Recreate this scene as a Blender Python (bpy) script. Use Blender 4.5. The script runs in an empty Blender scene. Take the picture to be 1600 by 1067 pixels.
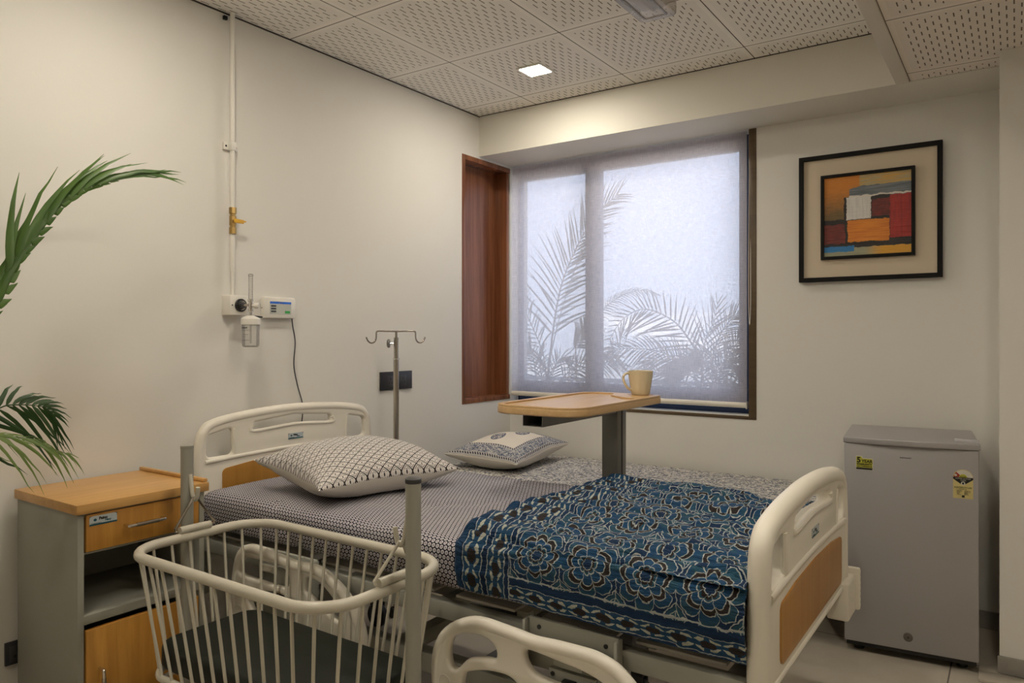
import bpy, bmesh, math, random
from mathutils import Vector, Matrix, noise
PI = math.pi
SC = bpy.context.scene
COL = SC.collection
random.seed(11)

# ------------------------------------------------------------------ camera
cam_d = bpy.data.cameras.new('camera'); cam = bpy.data.objects.new('camera', cam_d); COL.objects.link(cam)
cam.location = (2.60, -3.76, 1.257)
cam.rotation_euler = (PI/2, 0, math.radians(34.5))
cam_d.sensor_width = 36.0; cam_d.lens = 36.0*1147/1600
cam_d.shift_y = -8.5/1600; cam_d.clip_start = 0.05; cam_d.clip_end = 500
SC.camera = cam
# ------------------------------------------------------------------ exposure
SC.view_settings.view_transform = 'Standard'; SC.view_settings.look = 'None'
SC.view_settings.gamma = 1.0; SC.view_settings.use_curve_mapping = False
SC.view_settings.exposure = 0.0
LAMP = 225.0                                   # radiance of the recessed LED panels
LAMP_COLOR = (1.0, 0.91, 0.77)
SKY = 2.15

# ------------------------------------------------------------------ shader maths
class X:
    """a scalar socket with arithmetic"""
    def __init__(s, nt, v): s.nt, s.v = nt, v
    def op(s, o, *a):
        n = s.nt.nodes.new('ShaderNodeMath'); n.operation = o
        for i, q in enumerate((s,)+a):
            if isinstance(q, X): s.nt.links.new(q.v, n.inputs[i])
            else: n.inputs[i].default_value = q
        return X(s.nt, n.outputs[0])
    def __add__(s, o): return s.op('ADD', o)
    __radd__ = __add__
    def __sub__(s, o): return s.op('SUBTRACT', o)
    def __rsub__(s, o): return (s*-1.0)+o
    def __mul__(s, o): return s.op('MULTIPLY', o)
    __rmul__ = __mul__
    def __truediv__(s, o): return s.op('DIVIDE', o)
    def lt(s, o): return s.op('LESS_THAN', o)
    def gt(s, o): return s.op('GREATER_THAN', o)
    def abs(s): return s.op('ABSOLUTE')
    def fract(s): return s.op('FRACT')
    def floor(s): return s.op('FLOOR')
    def sqrt(s): return s.op('SQRT')
    def sin(s): return s.op('SINE')
    def cos(s): return s.op('COSINE')
    def pow(s, p): return s.op('POWER', p)
    def min(s, o): return s.op('MINIMUM', o)
    def max(s, o): return s.op('MAXIMUM', o)
    def mod(s, o): return s.op('FLOORED_MODULO', o)
    def atan2(s, o): return s.op('ARCTAN2', o)
    def within(s, a, b): return s.gt(a)*s.lt(b)
    def ss(s, a, b):
        n = s.nt.nodes.new('ShaderNodeMapRange'); n.interpolation_type = 'SMOOTHSTEP'
        s.nt.links.new(s.v, n.inputs[0]); n.inputs[1].default_value = a; n.inputs[2].default_value = b
        return X(s.nt, n.outputs[0])

class MT:
    """material under construction"""
    def __init__(s, name, color=(.8,.8,.8), rough=.5, metal=0.0, spec=.5):
        s.m = bpy.data.materials.new(name); s.m.use_nodes = True
        s.nt = s.m.node_tree; s.b = s.nt.nodes['Principled BSDF']
        s.b.inputs['Base Color'].default_value = (*color, 1); s.b.inputs['Roughness'].default_value = rough
        s.b.inputs['Metallic'].default_value = metal; s.b.inputs['Specular IOR Level'].default_value = spec
        s.m.diffuse_color = (*color, 1)
    def coords(s, kind='Object'):
        t = s.nt.nodes.new('ShaderNodeTexCoord'); sp = s.nt.nodes.new('ShaderNodeSeparateXYZ')
        s.nt.links.new(t.outputs[kind], sp.inputs[0]); s.vec = t.outputs[kind]
        return [X(s.nt, sp.outputs[i]) for i in range(3)]
    def noise(s, scale=(1,1,1), detail=3.0, kind='Object', rough=.5, dist=0.0):
        t = s.nt.nodes.new('ShaderNodeTexCoord'); mp = s.nt.nodes.new('ShaderNodeMapping')
        mp.inputs['Scale'].default_value = scale
        n = s.nt.nodes.new('ShaderNodeTexNoise'); n.inputs['Scale'].default_value = 1.0
        n.inputs['Detail'].default_value = detail; n.inputs['Roughness'].default_value = rough; n.inputs['Distortion'].default_value = dist
        s.nt.links.new(t.outputs[kind], mp.inputs[0]); s.nt.links.new(mp.outputs[0], n.inputs['Vector'])
        return X(s.nt, n.outputs['Fac'])
    def voronoi(s, scale=(1,1,1), kind='UV', feature='F1', rnd=1.0):
        t = s.nt.nodes.new('ShaderNodeTexCoord'); mp = s.nt.nodes.new('ShaderNodeMapping'); mp.inputs['Scale'].default_value = scale
        n = s.nt.nodes.new('ShaderNodeTexVoronoi'); n.feature = feature; n.inputs['Scale'].default_value = 1.0
        n.inputs['Randomness'].default_value = rnd
        s.nt.links.new(t.outputs[kind], mp.inputs[0]); s.nt.links.new(mp.outputs[0], n.inputs['Vector'])
        return X(s.nt, n.outputs['Distance'])
    def rgb(s, c):
        n = s.nt.nodes.new('ShaderNodeRGB'); n.outputs[0].default_value = (*c, 1); return n.outputs[0]
    def mix(s, fac, a, b):
        n = s.nt.nodes.new('ShaderNodeMix'); n.data_type = 'RGBA'
        s.nt.links.new(fac.v, n.inputs[0])
        for q, i in ((a, 6), (b, 7)):
            if isinstance(q, tuple): n.inputs[i].default_value = (*q, 1)
            else: s.nt.links.new(q, n.inputs[i])
        return n.outputs[2]
    def color(s, sock): s.nt.links.new(sock, s.b.inputs['Base Color']); return s
    def bump(s, h, dist=.002, strength=.5):
        n = s.nt.nodes.new('ShaderNodeBump'); n.inputs['Strength'].default_value = strength; n.inputs['Distance'].default_value = dist
        s.nt.links.new(h.v, n.inputs['Height']); s.nt.links.new(n.outputs[0], s.b.inputs['Normal']); return s
    def emit(s, c, k):
        s.b.inputs['Emission Color'].default_value = (*c, 1); s.b.inputs['Emission Strength'].default_value = k; return s

def plain(name, color, rough=.5, metal=0.0, spec=.5): return MT(name, color, rough, metal, spec).m

def wood(name, c1, c2, grain='Y', rough=.4, fine=1.0):
    t = MT(name, c1, rough)
    sc = {'X': (1.5,28,28), 'Y': (28,1.5,28), 'Z': (28,28,1.5)}[grain]
    n = t.noise(tuple(v*fine for v in sc), 4.0, rough=.6, dist=.6)
    n2 = t.noise(tuple(v*fine*5 for v in sc), 2.0)
    t.color(t.mix((n*.75+n2*.25).ss(.3, .7), c1, c2)); t.bump(n2, .0006, .3)
    return t.m

# ------------------------------------------------------------------ materials
M = {}
def wallpaint(name, c):
    t = MT(name, c, .6, spec=.25)
    t.bump(t.noise((90,90,90), 2.0), .0006, .25); return t.m
M['wall'] = wallpaint('wall_paint', (.77,.745,.69))
M['beam'] = wallpaint('beam_paint', (.74,.71,.63))
M['white'] = plain('white_powder_coat', (.74,.70,.61), .35)
M['cradle'] = plain('cream_enamel', (.56,.525,.43), .3)
M['abs'] = plain('cream_moulded_plastic', (.82,.77,.66), .38)
M['greymetal'] = plain('grey_green_painted_steel', (.36,.36,.31), .5)
M['cabmetal'] = MT('cabinet_grey_steel', (.31,.305,.255), .5).m
M['beech'] = wood('beech_laminate', (.56,.28,.055), (.44,.20,.035), 'Z', .38)
M['beechtop'] = wood('beech_top', (.64,.37,.125), (.54,.29,.085), 'Y', .35)
M['beechtable'] = wood('beech_table', (.66,.44,.22), (.57,.36,.16), 'Y', .32)
M['beechboard'] = wood('bed_end_laminate', (.46,.225,.040), (.38,.175,.028), 'Z', .4, .6)
M['walnut'] = wood('walnut_lining', (.30,.115,.05), (.15,.05,.022), 'Z', .26, .5)
M['frame_brown'] = wood('brown_window_lining', (.12,.08,.04), (.085,.055,.028), 'X', .4, .6)
M['chrome'] = plain('chrome', (.75,.72,.68), .12, 1.0)
M['steel'] = plain('stainless_steel', (.48,.44,.39), .2, 1.0)
M['brass'] = plain('brass', (.40,.27,.10), .3, 1.0)
M['yellowlever'] = plain('yellow_lever', (.75,.42,.04), .4)
M['black'] = plain('black_plastic', (.012,.012,.012), .4)
M['darkgrey'] = plain('dark_grey_plastic', (.045,.044,.046), .45)
M['socket'] = plain('graphite_socket', (.028,.028,.032), .4)
M['rexine'] = MT('black_rexine', (.009,.012,.008), .5, spec=.3)
M['rexine'] = (lambda t: t.bump(t.noise((140,140,140), 2.0), .0008, .4).m)(M['rexine'])
M['ceramic'] = plain('cream_ceramic', (.76,.66,.46), .22)
M['whiteplastic'] = plain('white_plastic', (.80,.77,.70), .35)
M['post'] = plain('grey_green_post_enamel', (.33,.32,.27), .38)
M['column'] = plain('grey_anodised_column', (.21,.205,.19), .38, .35)
M['bluefilm'] = plain('blue_film_aluminium', (.012,.038,.12), .3)
M['picture_black'] = plain('black_frame', (.008,.007,.006), .6, spec=.2)
M['mat'] = MT('cream_mount', (.66,.56,.42), .8)
M['mat'] = (lambda t: t.bump(t.noise((500,500,500), 1.0), .0004, .3).m)(M['mat'])
M['fridge'] = (lambda t: t.bump(t.noise((700,700,700), 1.0), .0005, .35).m)(MT('silver_fridge_steel', (.40,.385,.385), .42, .25))
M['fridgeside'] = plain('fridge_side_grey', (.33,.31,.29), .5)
M['stone'] = (lambda t: t.color(t.mix(t.noise((9,9,9), 5.0).ss(.3,.7), (.25,.235,.21), (.34,.32,.285))).m)(MT('grey_stone_skirting', (.3,.28,.25), .5))
M['marble'] = plain('pale_threshold_stone', (.5,.45,.37), .35)
M['leaf'] = None
def leafmat(name, c1, c2, transl=.25):
    t = MT(name, c1, .42)
    t.color(t.mix(t.noise((7,7,7), 2.0).ss(.35,.65), c1, c2))
    tr = t.nt.nodes.new('ShaderNodeBsdfTranslucent'); tr.inputs[0].default_value = (*[v*1.6 for v in c1], 1)
    mx = t.nt.nodes.new('ShaderNodeMixShader'); mx.inputs[0].default_value = transl
    out = t.nt.nodes['Material Output']
    t.nt.links.new(t.b.outputs[0], mx.inputs[1]); t.nt.links.new(tr.outputs[0], mx.inputs[2]); t.nt.links.new(mx.outputs[0], out.inputs[0])
    return t.m
M['leaf'] = leafmat('palm_leaf', (.085,.16,.03), (.05,.11,.02))
M['leafdark'] = leafmat('palm_leaf_dark', (.03,.07,.018), (.02,.05,.015))
M['leaflight'] = leafmat('palm_leaf_light', (.15,.22,.05), (.10,.16,.035))
M['leafout'] = leafmat('garden_palm_leaf', (.035,.06,.022), (.025,.045,.018), .12)
M['stem'] = plain('palm_stem', (.20,.20,.06), .5)

def clearmat(name, tint=(1,1,1), gloss=.18, alpha_white=.0):
    m = bpy.data.materials.new(name); m.use_nodes = True; nt = m.node_tree; nt.nodes.clear()
    out = nt.nodes.new('ShaderNodeOutputMaterial'); tr = nt.nodes.new('ShaderNodeBsdfTransparent'); tr.inputs[0].default_value = (*tint, 1)
    gl = nt.nodes.new('ShaderNodeBsdfGlossy'); gl.inputs['Roughness'].default_value = .06
    lw = nt.nodes.new('ShaderNodeLayerWeight'); lw.inputs[0].default_value = .35
    mul = nt.nodes.new('ShaderNodeMath'); mul.operation = 'MULTIPLY'; mul.inputs[1].default_value = gloss*4
    nt.links.new(lw.outputs['Fresnel'], mul.inputs[0])
    mx = nt.nodes.new('ShaderNodeMixShader'); nt.links.new(mul.outputs[0], mx.inputs[0])
    nt.links.new(tr.outputs[0], mx.inputs[1]); nt.links.new(gl.outputs[0], mx.inputs[2]); last = mx
    if alpha_white:
        df = nt.nodes.new('ShaderNodeBsdfDiffuse'); df.inputs[0].default_value = (.85,.82,.78,1)
        m2 = nt.nodes.new('ShaderNodeMixShader'); m2.inputs[0].default_value = alpha_white
        nt.links.new(last.outputs[0], m2.inputs[1]); nt.links.new(df.outputs[0], m2.inputs[2]); last = m2
    nt.links.new(last.outputs[0], out.inputs[0]); return m
M['pane'] = clearmat('window_glass', (.97,.985,1), .04)
M['clear'] = clearmat('clear_plastic', (.97,.97,.96), .22, .20)
M['lens'] = clearmat('lamp_cover', (.86,.84,.82), .22, .22)

def emitmat(name, c, k):
    return MT(name, c, .5).emit(c, k).m
M['led'] = emitmat('led_panel', LAMP_COLOR, LAMP)

def blindmat():
    m = bpy.data.materials.new('blind_mesh_fabric'); m.use_nodes = True; nt = m.node_tree; nt.nodes.clear()
    out = nt.nodes.new('ShaderNodeOutputMaterial')
    tr = nt.nodes.new('ShaderNodeBsdfTransparent'); tl = nt.nodes.new('ShaderNodeBsdfTranslucent'); df = nt.nodes.new('ShaderNodeBsdfDiffuse')
    tl.inputs[0].default_value = (.96,.86,.82,1); df.inputs[0].default_value = (.72,.66,.62,1)
    t = nt.nodes.new('ShaderNodeTexCoord'); mp = nt.nodes.new('ShaderNodeMapping'); mp.inputs['Scale'].default_value = (340,1,22)
    n1 = nt.nodes.new('ShaderNodeTexNoise'); n1.inputs['Scale'].default_value = 1; nt.links.new(t.outputs['Object'], mp.inputs[0]); nt.links.new(mp.outputs[0], n1.inputs[0])
    mp2 = nt.nodes.new('ShaderNodeMapping'); mp2.inputs['Scale'].default_value = (22,1,340)
    n2 = nt.nodes.new('ShaderNodeTexNoise'); n2.inputs['Scale'].default_value = 1; nt.links.new(t.outputs['Object'], mp2.inputs[0]); nt.links.new(mp2.outputs[0], n2.inputs[0])
    f = (X(nt, n1.outputs['Fac'])+X(nt, n2.outputs['Fac'])-1.0)*.35 + .45
    m1 = nt.nodes.new('ShaderNodeMixShader'); m1.inputs[0].default_value = .72
    nt.links.new(df.outputs[0], m1.inputs[1]); nt.links.new(tl.outputs[0], m1.inputs[2])
    m2 = nt.nodes.new('ShaderNodeMixShader'); nt.links.new(f.v, m2.inputs[0])
    nt.links.new(m1.outputs[0], m2.inputs[1]); nt.links.new(tr.outputs[0], m2.inputs[2]); nt.links.new(m2.outputs[0], out.inputs[0])
    return m
M['blind'] = blindmat()

def ceilmat(x_off, y_off, name, c=(.92,.885,.815)):
    """perforated 600 mm ceiling tiles: staggered slots and dark joints"""
    t = MT(name, c, .8, spec=.2); x, y, z = t.coords()
    u = (x-x_off)/.6; v = (y-y_off)/.6
    fu = u.fract(); fv = v.fract()
    edge = fu.min(1.0-fu).min(fv.min(1.0-fv))*.6
    inside = edge.gt(.042)
    cx = fu*.6/.0205; col = cx.floor(); ccx = cx.fract()
    ry = fv*.6/.0745 + col.mod(2.0)*.5
    slot = ccx.within(.40,.60)*ry.fract().within(.25,.73)*inside
    joint = edge.lt(.0022)
    step = edge.within(.0022,.022)
    base = t.mix(step, c, tuple(v*1.05 for v in c))
    base = t.mix(slot, base, (.16,.125,.09)); base = t.mix(joint, base, (.07,.05,.035))
    t.color(base); return t.m
M['ceiling'] = ceilmat(.4, -.48, 'perforated_ceiling_tiles')
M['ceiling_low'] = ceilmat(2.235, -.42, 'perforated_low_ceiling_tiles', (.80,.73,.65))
M['grid'] = plain('ceiling_trim_white', (.68,.63,.55), .5)

def floormat():
    t = MT('beige_floor_tiles', (.5,.45,.38), .35)
    x, y, z = t.coords()
    u = ((x-2.394)/.6).fract(); v = ((y+.445)/.6).fract()
    e = u.min(1.0-u).min(v.min(1.0-v))*.6
    n = t.noise((3,3,3), 6.0, rough=.6)
    base = t.mix(n.ss(.3,.7), (.54,.485,.40), (.64,.58,.485))
    t.color(t.mix(e.lt(.0025), base, (.13,.11,.09))); return t.m
M['floor'] = floormat()

# ---- printed fabrics (UV in metres)
def sheetmat():
    t = MT('block_printed_sheet', (.5,.5,.5), .8, spec=.2); u, v, w = t.coords('UV')
    p = .0145
    def ring(du, dv):
        a = (u/p+du).fract()-.5; b = ((v/(p*1.732))+dv).fract()-.5
        return (a*a+(b*1.732)*(b*1.732)).sqrt()
    d = ring(0,0).min(ring(.5,.5))
    white = d.within(.20,.385)
    th = (u*2*PI/p*1.0).sin()
    dot = d.lt(.10)
    fac = white.max(dot)
    n = t.noise((2.2,2.2,2.2), 2.0, kind='UV')
    t.color(t.mix(fac, (.020,.018,.028), t.mix(n.ss(.2,.8), (.68,.65,.66), (.58,.56,.62)))); return t.m
M['sheet'] = sheetmat()
def floralmat():
    t = MT('leaf_print_sheet', (.6,.58,.54), .85, spec=.2)
    n = t.noise((46,70,1), 2.5, kind='UV', dist=1.6); d2 = t.noise((60,48,1), 2.0, kind='UV', dist=2.2)
    k = n.ss(.50,.55); k2 = d2.ss(.56,.60)
    c = t.mix(k, (.70,.665,.60), (.085,.105,.16)); c = t.mix(k2, c, (.26,.24,.20)); t.color(c); return t.m
M['floral'] = floralmat()
def pillowmat():
    t = MT('diamond_print_cotton', (.7,.68,.64), .85, spec=.2); u, v, w = t.coords('UV')
    p = .031
    a = u/p + v/(p*1.5); b = u/p - v/(p*1.5)
    fa = a.fract(); fb = b.fract()
    ea = fa.min(1.0-fa); eb = fb.min(1.0-fb); e = ea.min(eb)
    line = e.lt(.058)
    inner = e.within(.14,.21)
    da = fa-.5; db = fb-.5; r = (da*da+db*db).sqrt()
    motif = r.lt(.085).max(r.within(.15,.20)*(da*db).gt(-.003))
    k = line.max(motif).max(inner*(da+db).abs().gt(.12)*.8)
    t.color(t.mix(k, (.74,.70,.66), (.035,.028,.028))); return t.m
M['pillow'] = pillowmat()
M['pillowback'] = plain('plain_white_cotton', (.60,.56,.50), .85, spec=.2)
def cushionmat():
    t = MT('border_print_cushion', (.7,.66,.58), .85, spec=.2); u, v, w = t.coords('UV')   # u,v in -1..1
    au = u.abs(); av = v.abs(); m = au.max(av)
    border = m.within(.60,.99)
    n = t.noise((15,20,1), 3.0, kind='UV', dist=2.0)
    fl = n.ss(.47,.52)*m.within(.67,.91)
    s = ((u+v)*15).fract().within(.2,.75)*((m-.635).abs().lt(.022).max((m-.945).abs().lt(.022)))
    def paisley(cu, cv):
        x = (u-cu)/.17; y = (v-cv)/.25; r = (x*x+y*y+x*y*.9).sqrt()
        return r.lt(1.0)*(t.noise((30,30,1), 2.0, kind='UV', dist=1.0).gt(.47).max(r.within(.85,1.0)))
    pz = paisley(-.22,-.1).max(paisley(.1,.38)).max(paisley(-.35,.3)*0)
    c = t.mix(border, (.74,.68,.58), (.52,.50,.47)); c = t.mix(fl, c, (.10,.12,.18)); c = t.mix(s, c, (.04,.04,.06)); c = t.mix(pz, c, (.10,.11,.16))
    t.color(c); return t.m
M['cushion'] = cushionmat()
def quiltmat():
    t = MT('indigo_block_print_quilt', (.02,.08,.16), .75, spec=.25); u0, v0, w = t.coords('UV')
    wn = t.noise((19,24,1), 3.0, kind='UV', rough=.65); wn2 = t.noise((17,26,1), 3.0, kind='UV', rough=.65, dist=.4)
    u = u0+(wn-.5)*.024; v = v0+(wn2-.5)*.024
    NAVY, BLUE, TEAL, BROWN, LINE = (.006,.030,.085), (.010,.062,.150), (.020,.080,.130), (.026,.019,.018), (.43,.46,.45)
    pu, pv = .147, .150
    cu = ((u-.205)/pu).fract()-.5; cv = ((v-.072)/pv).fract()-.5
    r = (cu*cu+cv*cv).sqrt(); th = cv.atan2(cu)
    s = (th*4).cos().abs().pow(.5)
    rr = r/(s*.27+.73)
    lw = .0125
    R = [.10,.19,.325,.41,.54]
    col = t.mix(rr.gt(R[0]), NAVY, BROWN); col = t.mix(rr.gt(R[0]+.045), col, TEAL); col = t.mix(rr.gt(R[1]), col, BLUE); col = t.mix(rr.gt(R[2]), col, BROWN)
    col = t.mix(rr.gt(R[3]), col, t.mix(wn.ss(.4,.6), BLUE, TEAL)); out = rr.gt(R[4])
    d = (cu.abs()-.5).abs()+(cv.abs()-.5).abs()
    col = t.mix(out, col, t.mix(d.lt(.16), NAVY, TEAL))
    ln = (rr-R[0]).abs().lt(lw*.6)
    for q in R[1:]: ln = ln.max((rr-q).abs().lt(lw*.72))
    ln = ln.max((th*4).cos().abs().lt(.09)*rr.within(R[0],R[4])*(1.0-rr.within(R[0],R[0]+.03)))
    ln = ln.max((d-.19).abs().lt(.011)).max((d-.08).abs().lt(.008)*out)
    ln = ln.max(((cu.abs()-.5).abs().lt(.007)).max((cv.abs()-.5).abs().lt(.007))*out)
    main = t.mix(ln, col, LINE)
    def band(a, b, length):                      # a across 0..1, b along in metres
        q = (b/length).fract()-.5; aa = a-.5
        e = ((aa/.22)*(aa/.22)+(q/.30)*(q/.30)).sqrt()
        pet = e.within(1.12,1.68)*aa.abs().gt(.12)*q.abs().gt(.10)*aa.abs().lt(.38)
        c = t.mix(e.lt(.95), (.012,.060,.135), BROWN); c = t.mix(pet, c, (.46,.48,.41))
        return t.mix(((a-.02).abs().lt(.03)).max((a-.98).abs().lt(.03)), c, LINE)
    c = main
    b1 = band((u-.058)/.058, v, .075); b2 = band((u-.130)/.056, v+.03, .075)
    head = t.mix(u.within(.058,.116), NAVY, b1); head = t.mix(u.within(.130,.186), head, b2)
    plainh = t.mix(u.lt(.052), head, (.008,.045,.115))
    low = t.mix(v.within(.004,.046), NAVY, band((v-.004)/.042, u, .062))
    c = t.mix(v.lt(.066), c, low)
    c = t.mix((v-.070).abs().lt(.0013), c, LINE)
    c = t.mix(u.lt(.196), c, plainh)
    c = t.mix((u-.198).abs().lt(.0014), c, LINE)
    t.color(c); t.bump(t.noise((14,75,1), 4.0, kind='UV', rough=.6, dist=.8), .022, 1.0); return t.m
M['quilt'] = quiltmat()
def paintmat():
    t = MT('abstract_painting_oils', (.5,.3,.1), .45); u0, v0, w = t.coords('UV')
    n = t.noise((9,14,1), 4.0, kind='UV', rough=.6); n2 = t.noise((13,9,1), 4.0, kind='UV', rough=.6); st = t.noise((3,40,1), 3.0, kind='UV'); st2 = t.noise((40,4,1), 3.0, kind='UV')
    u = u0+(n-.5)*.05; v = v0+(n2-.5)*.05
    R = lambda a,b,c,d: u.within(a,b)*v.within(c,d)
    c = t.mix((v0+n*.3).ss(.62,1.05), (.16,.10,.03), (.62,.22,.02))
    c = t.mix(u.gt(.42)*v.gt(.80), c, t.mix(st.ss(.35,.65), (.40,.35,.20), (.62,.34,.05)))
    c = t.mix(u.gt(.30)*v.within(.70,.86)*(v-u*.18).lt(.78), c, t.mix(st.ss(.3,.7), (.10,.12,.13), (.20,.22,.24)))
    c = t.mix(v.lt(.46), c, (.012,.008,.006))
    c = t.mix(R(.24,.80,.42,.73), c, (.012,.008,.006))
    c = t.mix(R(.27,.55,.45,.725), c, t.mix(st2.ss(.3,.7), (.62,.60,.56), (.72,.70,.66)))
    c = t.mix(R(.56,.78,.47,.68), c, t.mix(n.ss(.3,.7), (.09,.012,.01), (.20,.02,.014)))
    c = t.mix(R(.76,1.2,.20,.72), c, t.mix(st2.ss(.3,.7), (.42,.022,.014), (.28,.014,.01)))
    c = t.mix(R(.28,.755,.17,.44), c, t.mix(st.ss(.3,.7), (.78,.27,.02), (.62,.17,.01)))
    c = t.mix(R(-.2,.25,.16,.40), c, t.mix(n.ss(.3,.7), (.20,.022,.014), (.12,.014,.01)))
    c = t.mix(v.lt(.105), c, t.mix(u.ss(.45,.7), (.34,.34,.22), (.72,.36,.03)))
    c = t.mix(R(-.2,.36,.055,.125), c, (.02,.19,.46))
    c = t.mix((v-.735).abs().lt(.010)*u.within(.3,1.2), c, (.68,.62,.55))
    t.color(c); t.bump(st+n, .004, .6); return t.m
M['painting'] = paintmat()

# ------------------------------------------------------------------ world: hazy daylight sky
wd = bpy.data.worlds.new('hazy_sky'); SC.world = wd; wd.use_nodes = True
nt = wd.node_tree; bg = nt.nodes['Background']
tc = nt.nodes.new('ShaderNodeTexCoord'); sp = nt.nodes.new('ShaderNodeSeparateXYZ'); nt.links.new(tc.outputs['Generated'], sp.inputs[0])
rp = nt.nodes.new('ShaderNodeValToRGB'); cr = rp.color_ramp
cr.elements[0].position = .38; cr.elements[0].color = (.95,.94,.92,1)
cr.elements[1].position = 1.0; cr.elements[1].color = (.42,.62,1.0,1)
for p_, c_ in ((.455,(.76,.77,.80,1)), (.49,(.68,.76,.90,1)), (.53,(.70,.80,1.0,1)), (.62,(.66,.77,1.0,1)), (.75,(.58,.72,1.0,1))):
    e_ = cr.elements.new(p_); e_.color = c_
z01 = X(nt, sp.outputs[2])*.5+.5
nt.links.new(z01.v, rp.inputs[0])
mpw = nt.nodes.new('ShaderNodeMapping'); mpw.inputs['Scale'].default_value = (7,7,16); nt.links.new(tc.outputs['Generated'], mpw.inputs[0])
nz = nt.nodes.new('ShaderNodeTexNoise'); nz.inputs['Scale'].default_value = 1.0; nz.inputs['Detail'].default_value = 4; nt.links.new(mpw.outputs[0], nz.inputs[0])
zz = X(nt, sp.outputs[2])
cloud = X(nt, nz.outputs['Fac']).ss(.52,.66)*(1.0-(zz+.015).abs().ss(.03,.09))
mxw = nt.nodes.new('ShaderNodeMix'); mxw.data_type = 'RGBA'; nt.links.new(cloud.v, mxw.inputs[0]); nt.links.new(rp.outputs[0], mxw.inputs[6]); mxw.inputs[7].default_value = (1.25,1.25,1.3,1)
nt.links.new(mxw.outputs[2], bg.inputs[0]); bg.inputs[1].default_value = SKY

# ------------------------------------------------------------------ builders
def T(*v): return Vector(v)
def add_box(bm, lo, hi, bev=0.0, seg=2, rot=None):
    lo, hi = Vector(lo), Vector(hi); c = (lo+hi)/2; s = hi-lo
    r = bmesh.ops.create_cube(bm, size=1.0)
    mt = Matrix.Translation(c) @ (rot.to_4x4() if rot is not None else Matrix.Identity(4)) @ Matrix.Diagonal((*s, 1))
    bmesh.ops.transform(bm, matrix=mt, verts=r['verts'])
    if bev > 0:
        ed = list({e for v in r['verts'] for e in v.link_edges})
        bmesh.ops.bevel(bm, geom=ed, offset=bev, segments=seg, profile=.5, affect='EDGES')
def add_tube(bm, pts, r, n=10, closed=False, caps=True):
    pts = [Vector(p) for p in pts]; N = len(pts); rings = []; prev = None
    for i in range(N):
        if closed: d = pts[(i+1) % N]-pts[i-1]
        else: d = pts[min(i+1,N-1)]-pts[max(i-1,0)]
        d.normalize()
        if prev is None:
            a = Vector((0,0,1)) if abs(d.z) < .9 else Vector((1,0,0))
            nrm = d.cross(a).normalized()
        else:
            nrm = prev - d*prev.dot(d)
            nrm = nrm.normalized() if nrm.length > 1e-6 else d.orthogonal().normalized()
        prev = nrm; b = d.cross(nrm)
        rad = r[i] if isinstance(r, (list, tuple)) else r
        rings.append([bm.verts.new(pts[i]+(nrm*math.cos(2*PI*k/n)+b*math.sin(2*PI*k/n))*rad) for k in range(n)])
    for i in range(N if closed else N-1):
        A, B = rings[i], rings[(i+1) % N]
        sh = 0
        if closed and i == N-1:
            sh = min(range(n), key=lambda q: (A[0].co-B[q].co).length)
        for k in range(n): bm.faces.new((A[k], A[(k+1) % n], B[(k+1+sh) % n], B[(k+sh) % n]))
    if caps and not closed:
        bm.faces.new(rings[0][::-1]); bm.faces.new(rings[-1])
def add_lathe(bm, prof, c, n=24, axis='Z'):
    """prof: (radius, height) pairs revolved about an axis through c"""
    c = Vector(c); rings = []
    def P(r, h, a):
        x, y = r*math.cos(a), r*math.sin(a)
        return c + {'Z': Vector((x,y,h)), 'X': Vector((h,x,y)), 'Y': Vector((y,h,x))}[axis]
    for r, h in prof:
        if r < 1e-6: rings.append([bm.verts.new(P(0,h,0))])
        else: rings.append([bm.verts.new(P(r,h,2*PI*k/n)) for k in range(n)])
    for A, B in zip(rings, rings[1:]):
        for k in range(n):
            q = [A[k % len(A)], A[(k+1) % len(A)], B[(k+1) % len(B)], B[k % len(B)]]
            u = []
            for v in q:
                if v not in u: u.append(v)
            if len(u) > 2: bm.faces.new(u)
def add_cyl(bm, p0, p1, r, n=16): add_tube(bm, [p0, p1], r, n)
def smooth_path(pts, sub=6, closed=False):
    """Catmull-Rom through points"""
    P = [Vector(p) for p in pts]; N = len(P); out = []
    for i in range(N if closed else N-1):
        g = (lambda k: P[k % N]) if closed else (lambda k: P[max(0, min(N-1, k))])
        p0, p1, p2, p3 = g(i-1), g(i), g(i+1), g(i+2)
        for s in range(sub):
            t = s/sub
            out.append(.5*((2*p1)+(p2-p0)*t+(2*p0-5*p1+4*p2-p3)*t*t+(3*p1-p0-3*p2+p3)*t**3))
    if not closed: out.append(P[-1])
    return out
def round_poly(pts, r, n=6):
    """polygon with rounded corners; r one value or one per corner"""
    P = [Vector((*p, 0)).to_2d() if len(p) == 2 else Vector(p) for p in pts]; N = len(P); out = []
    for i in range(N):
        a, b, c = P[i-1], P[i], P[(i+1) % N]; rr = r[i] if isinstance(r, (list, tuple)) else r
        if rr <= 0: out.append(b); continue
        u = (a-b).normalized(); v = (c-b).normalized(); ang = math.acos(max(-1, min(1, u.dot(v))))
        if ang > PI-.02: out.append(b); continue
        d = min(rr/math.tan(ang/2), .49*(a-b).length, .49*(c-b).length); q = d*math.tan(ang/2)
        cen = b+(u+v).normalized()*(q/math.sin(ang/2)); s = b+u*d-cen; e = b+v*d-cen
        a0 = math.atan2(s.y, s.x); da = math.atan2(e.y, e.x)-a0
        while da > PI: da -= 2*PI
        while da < -PI: da += 2*PI
        for k in range(n+1): out.append(cen+Vector((math.cos(a0+da*k/n), math.sin(a0+da*k/n)))*q)
    return out

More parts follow.
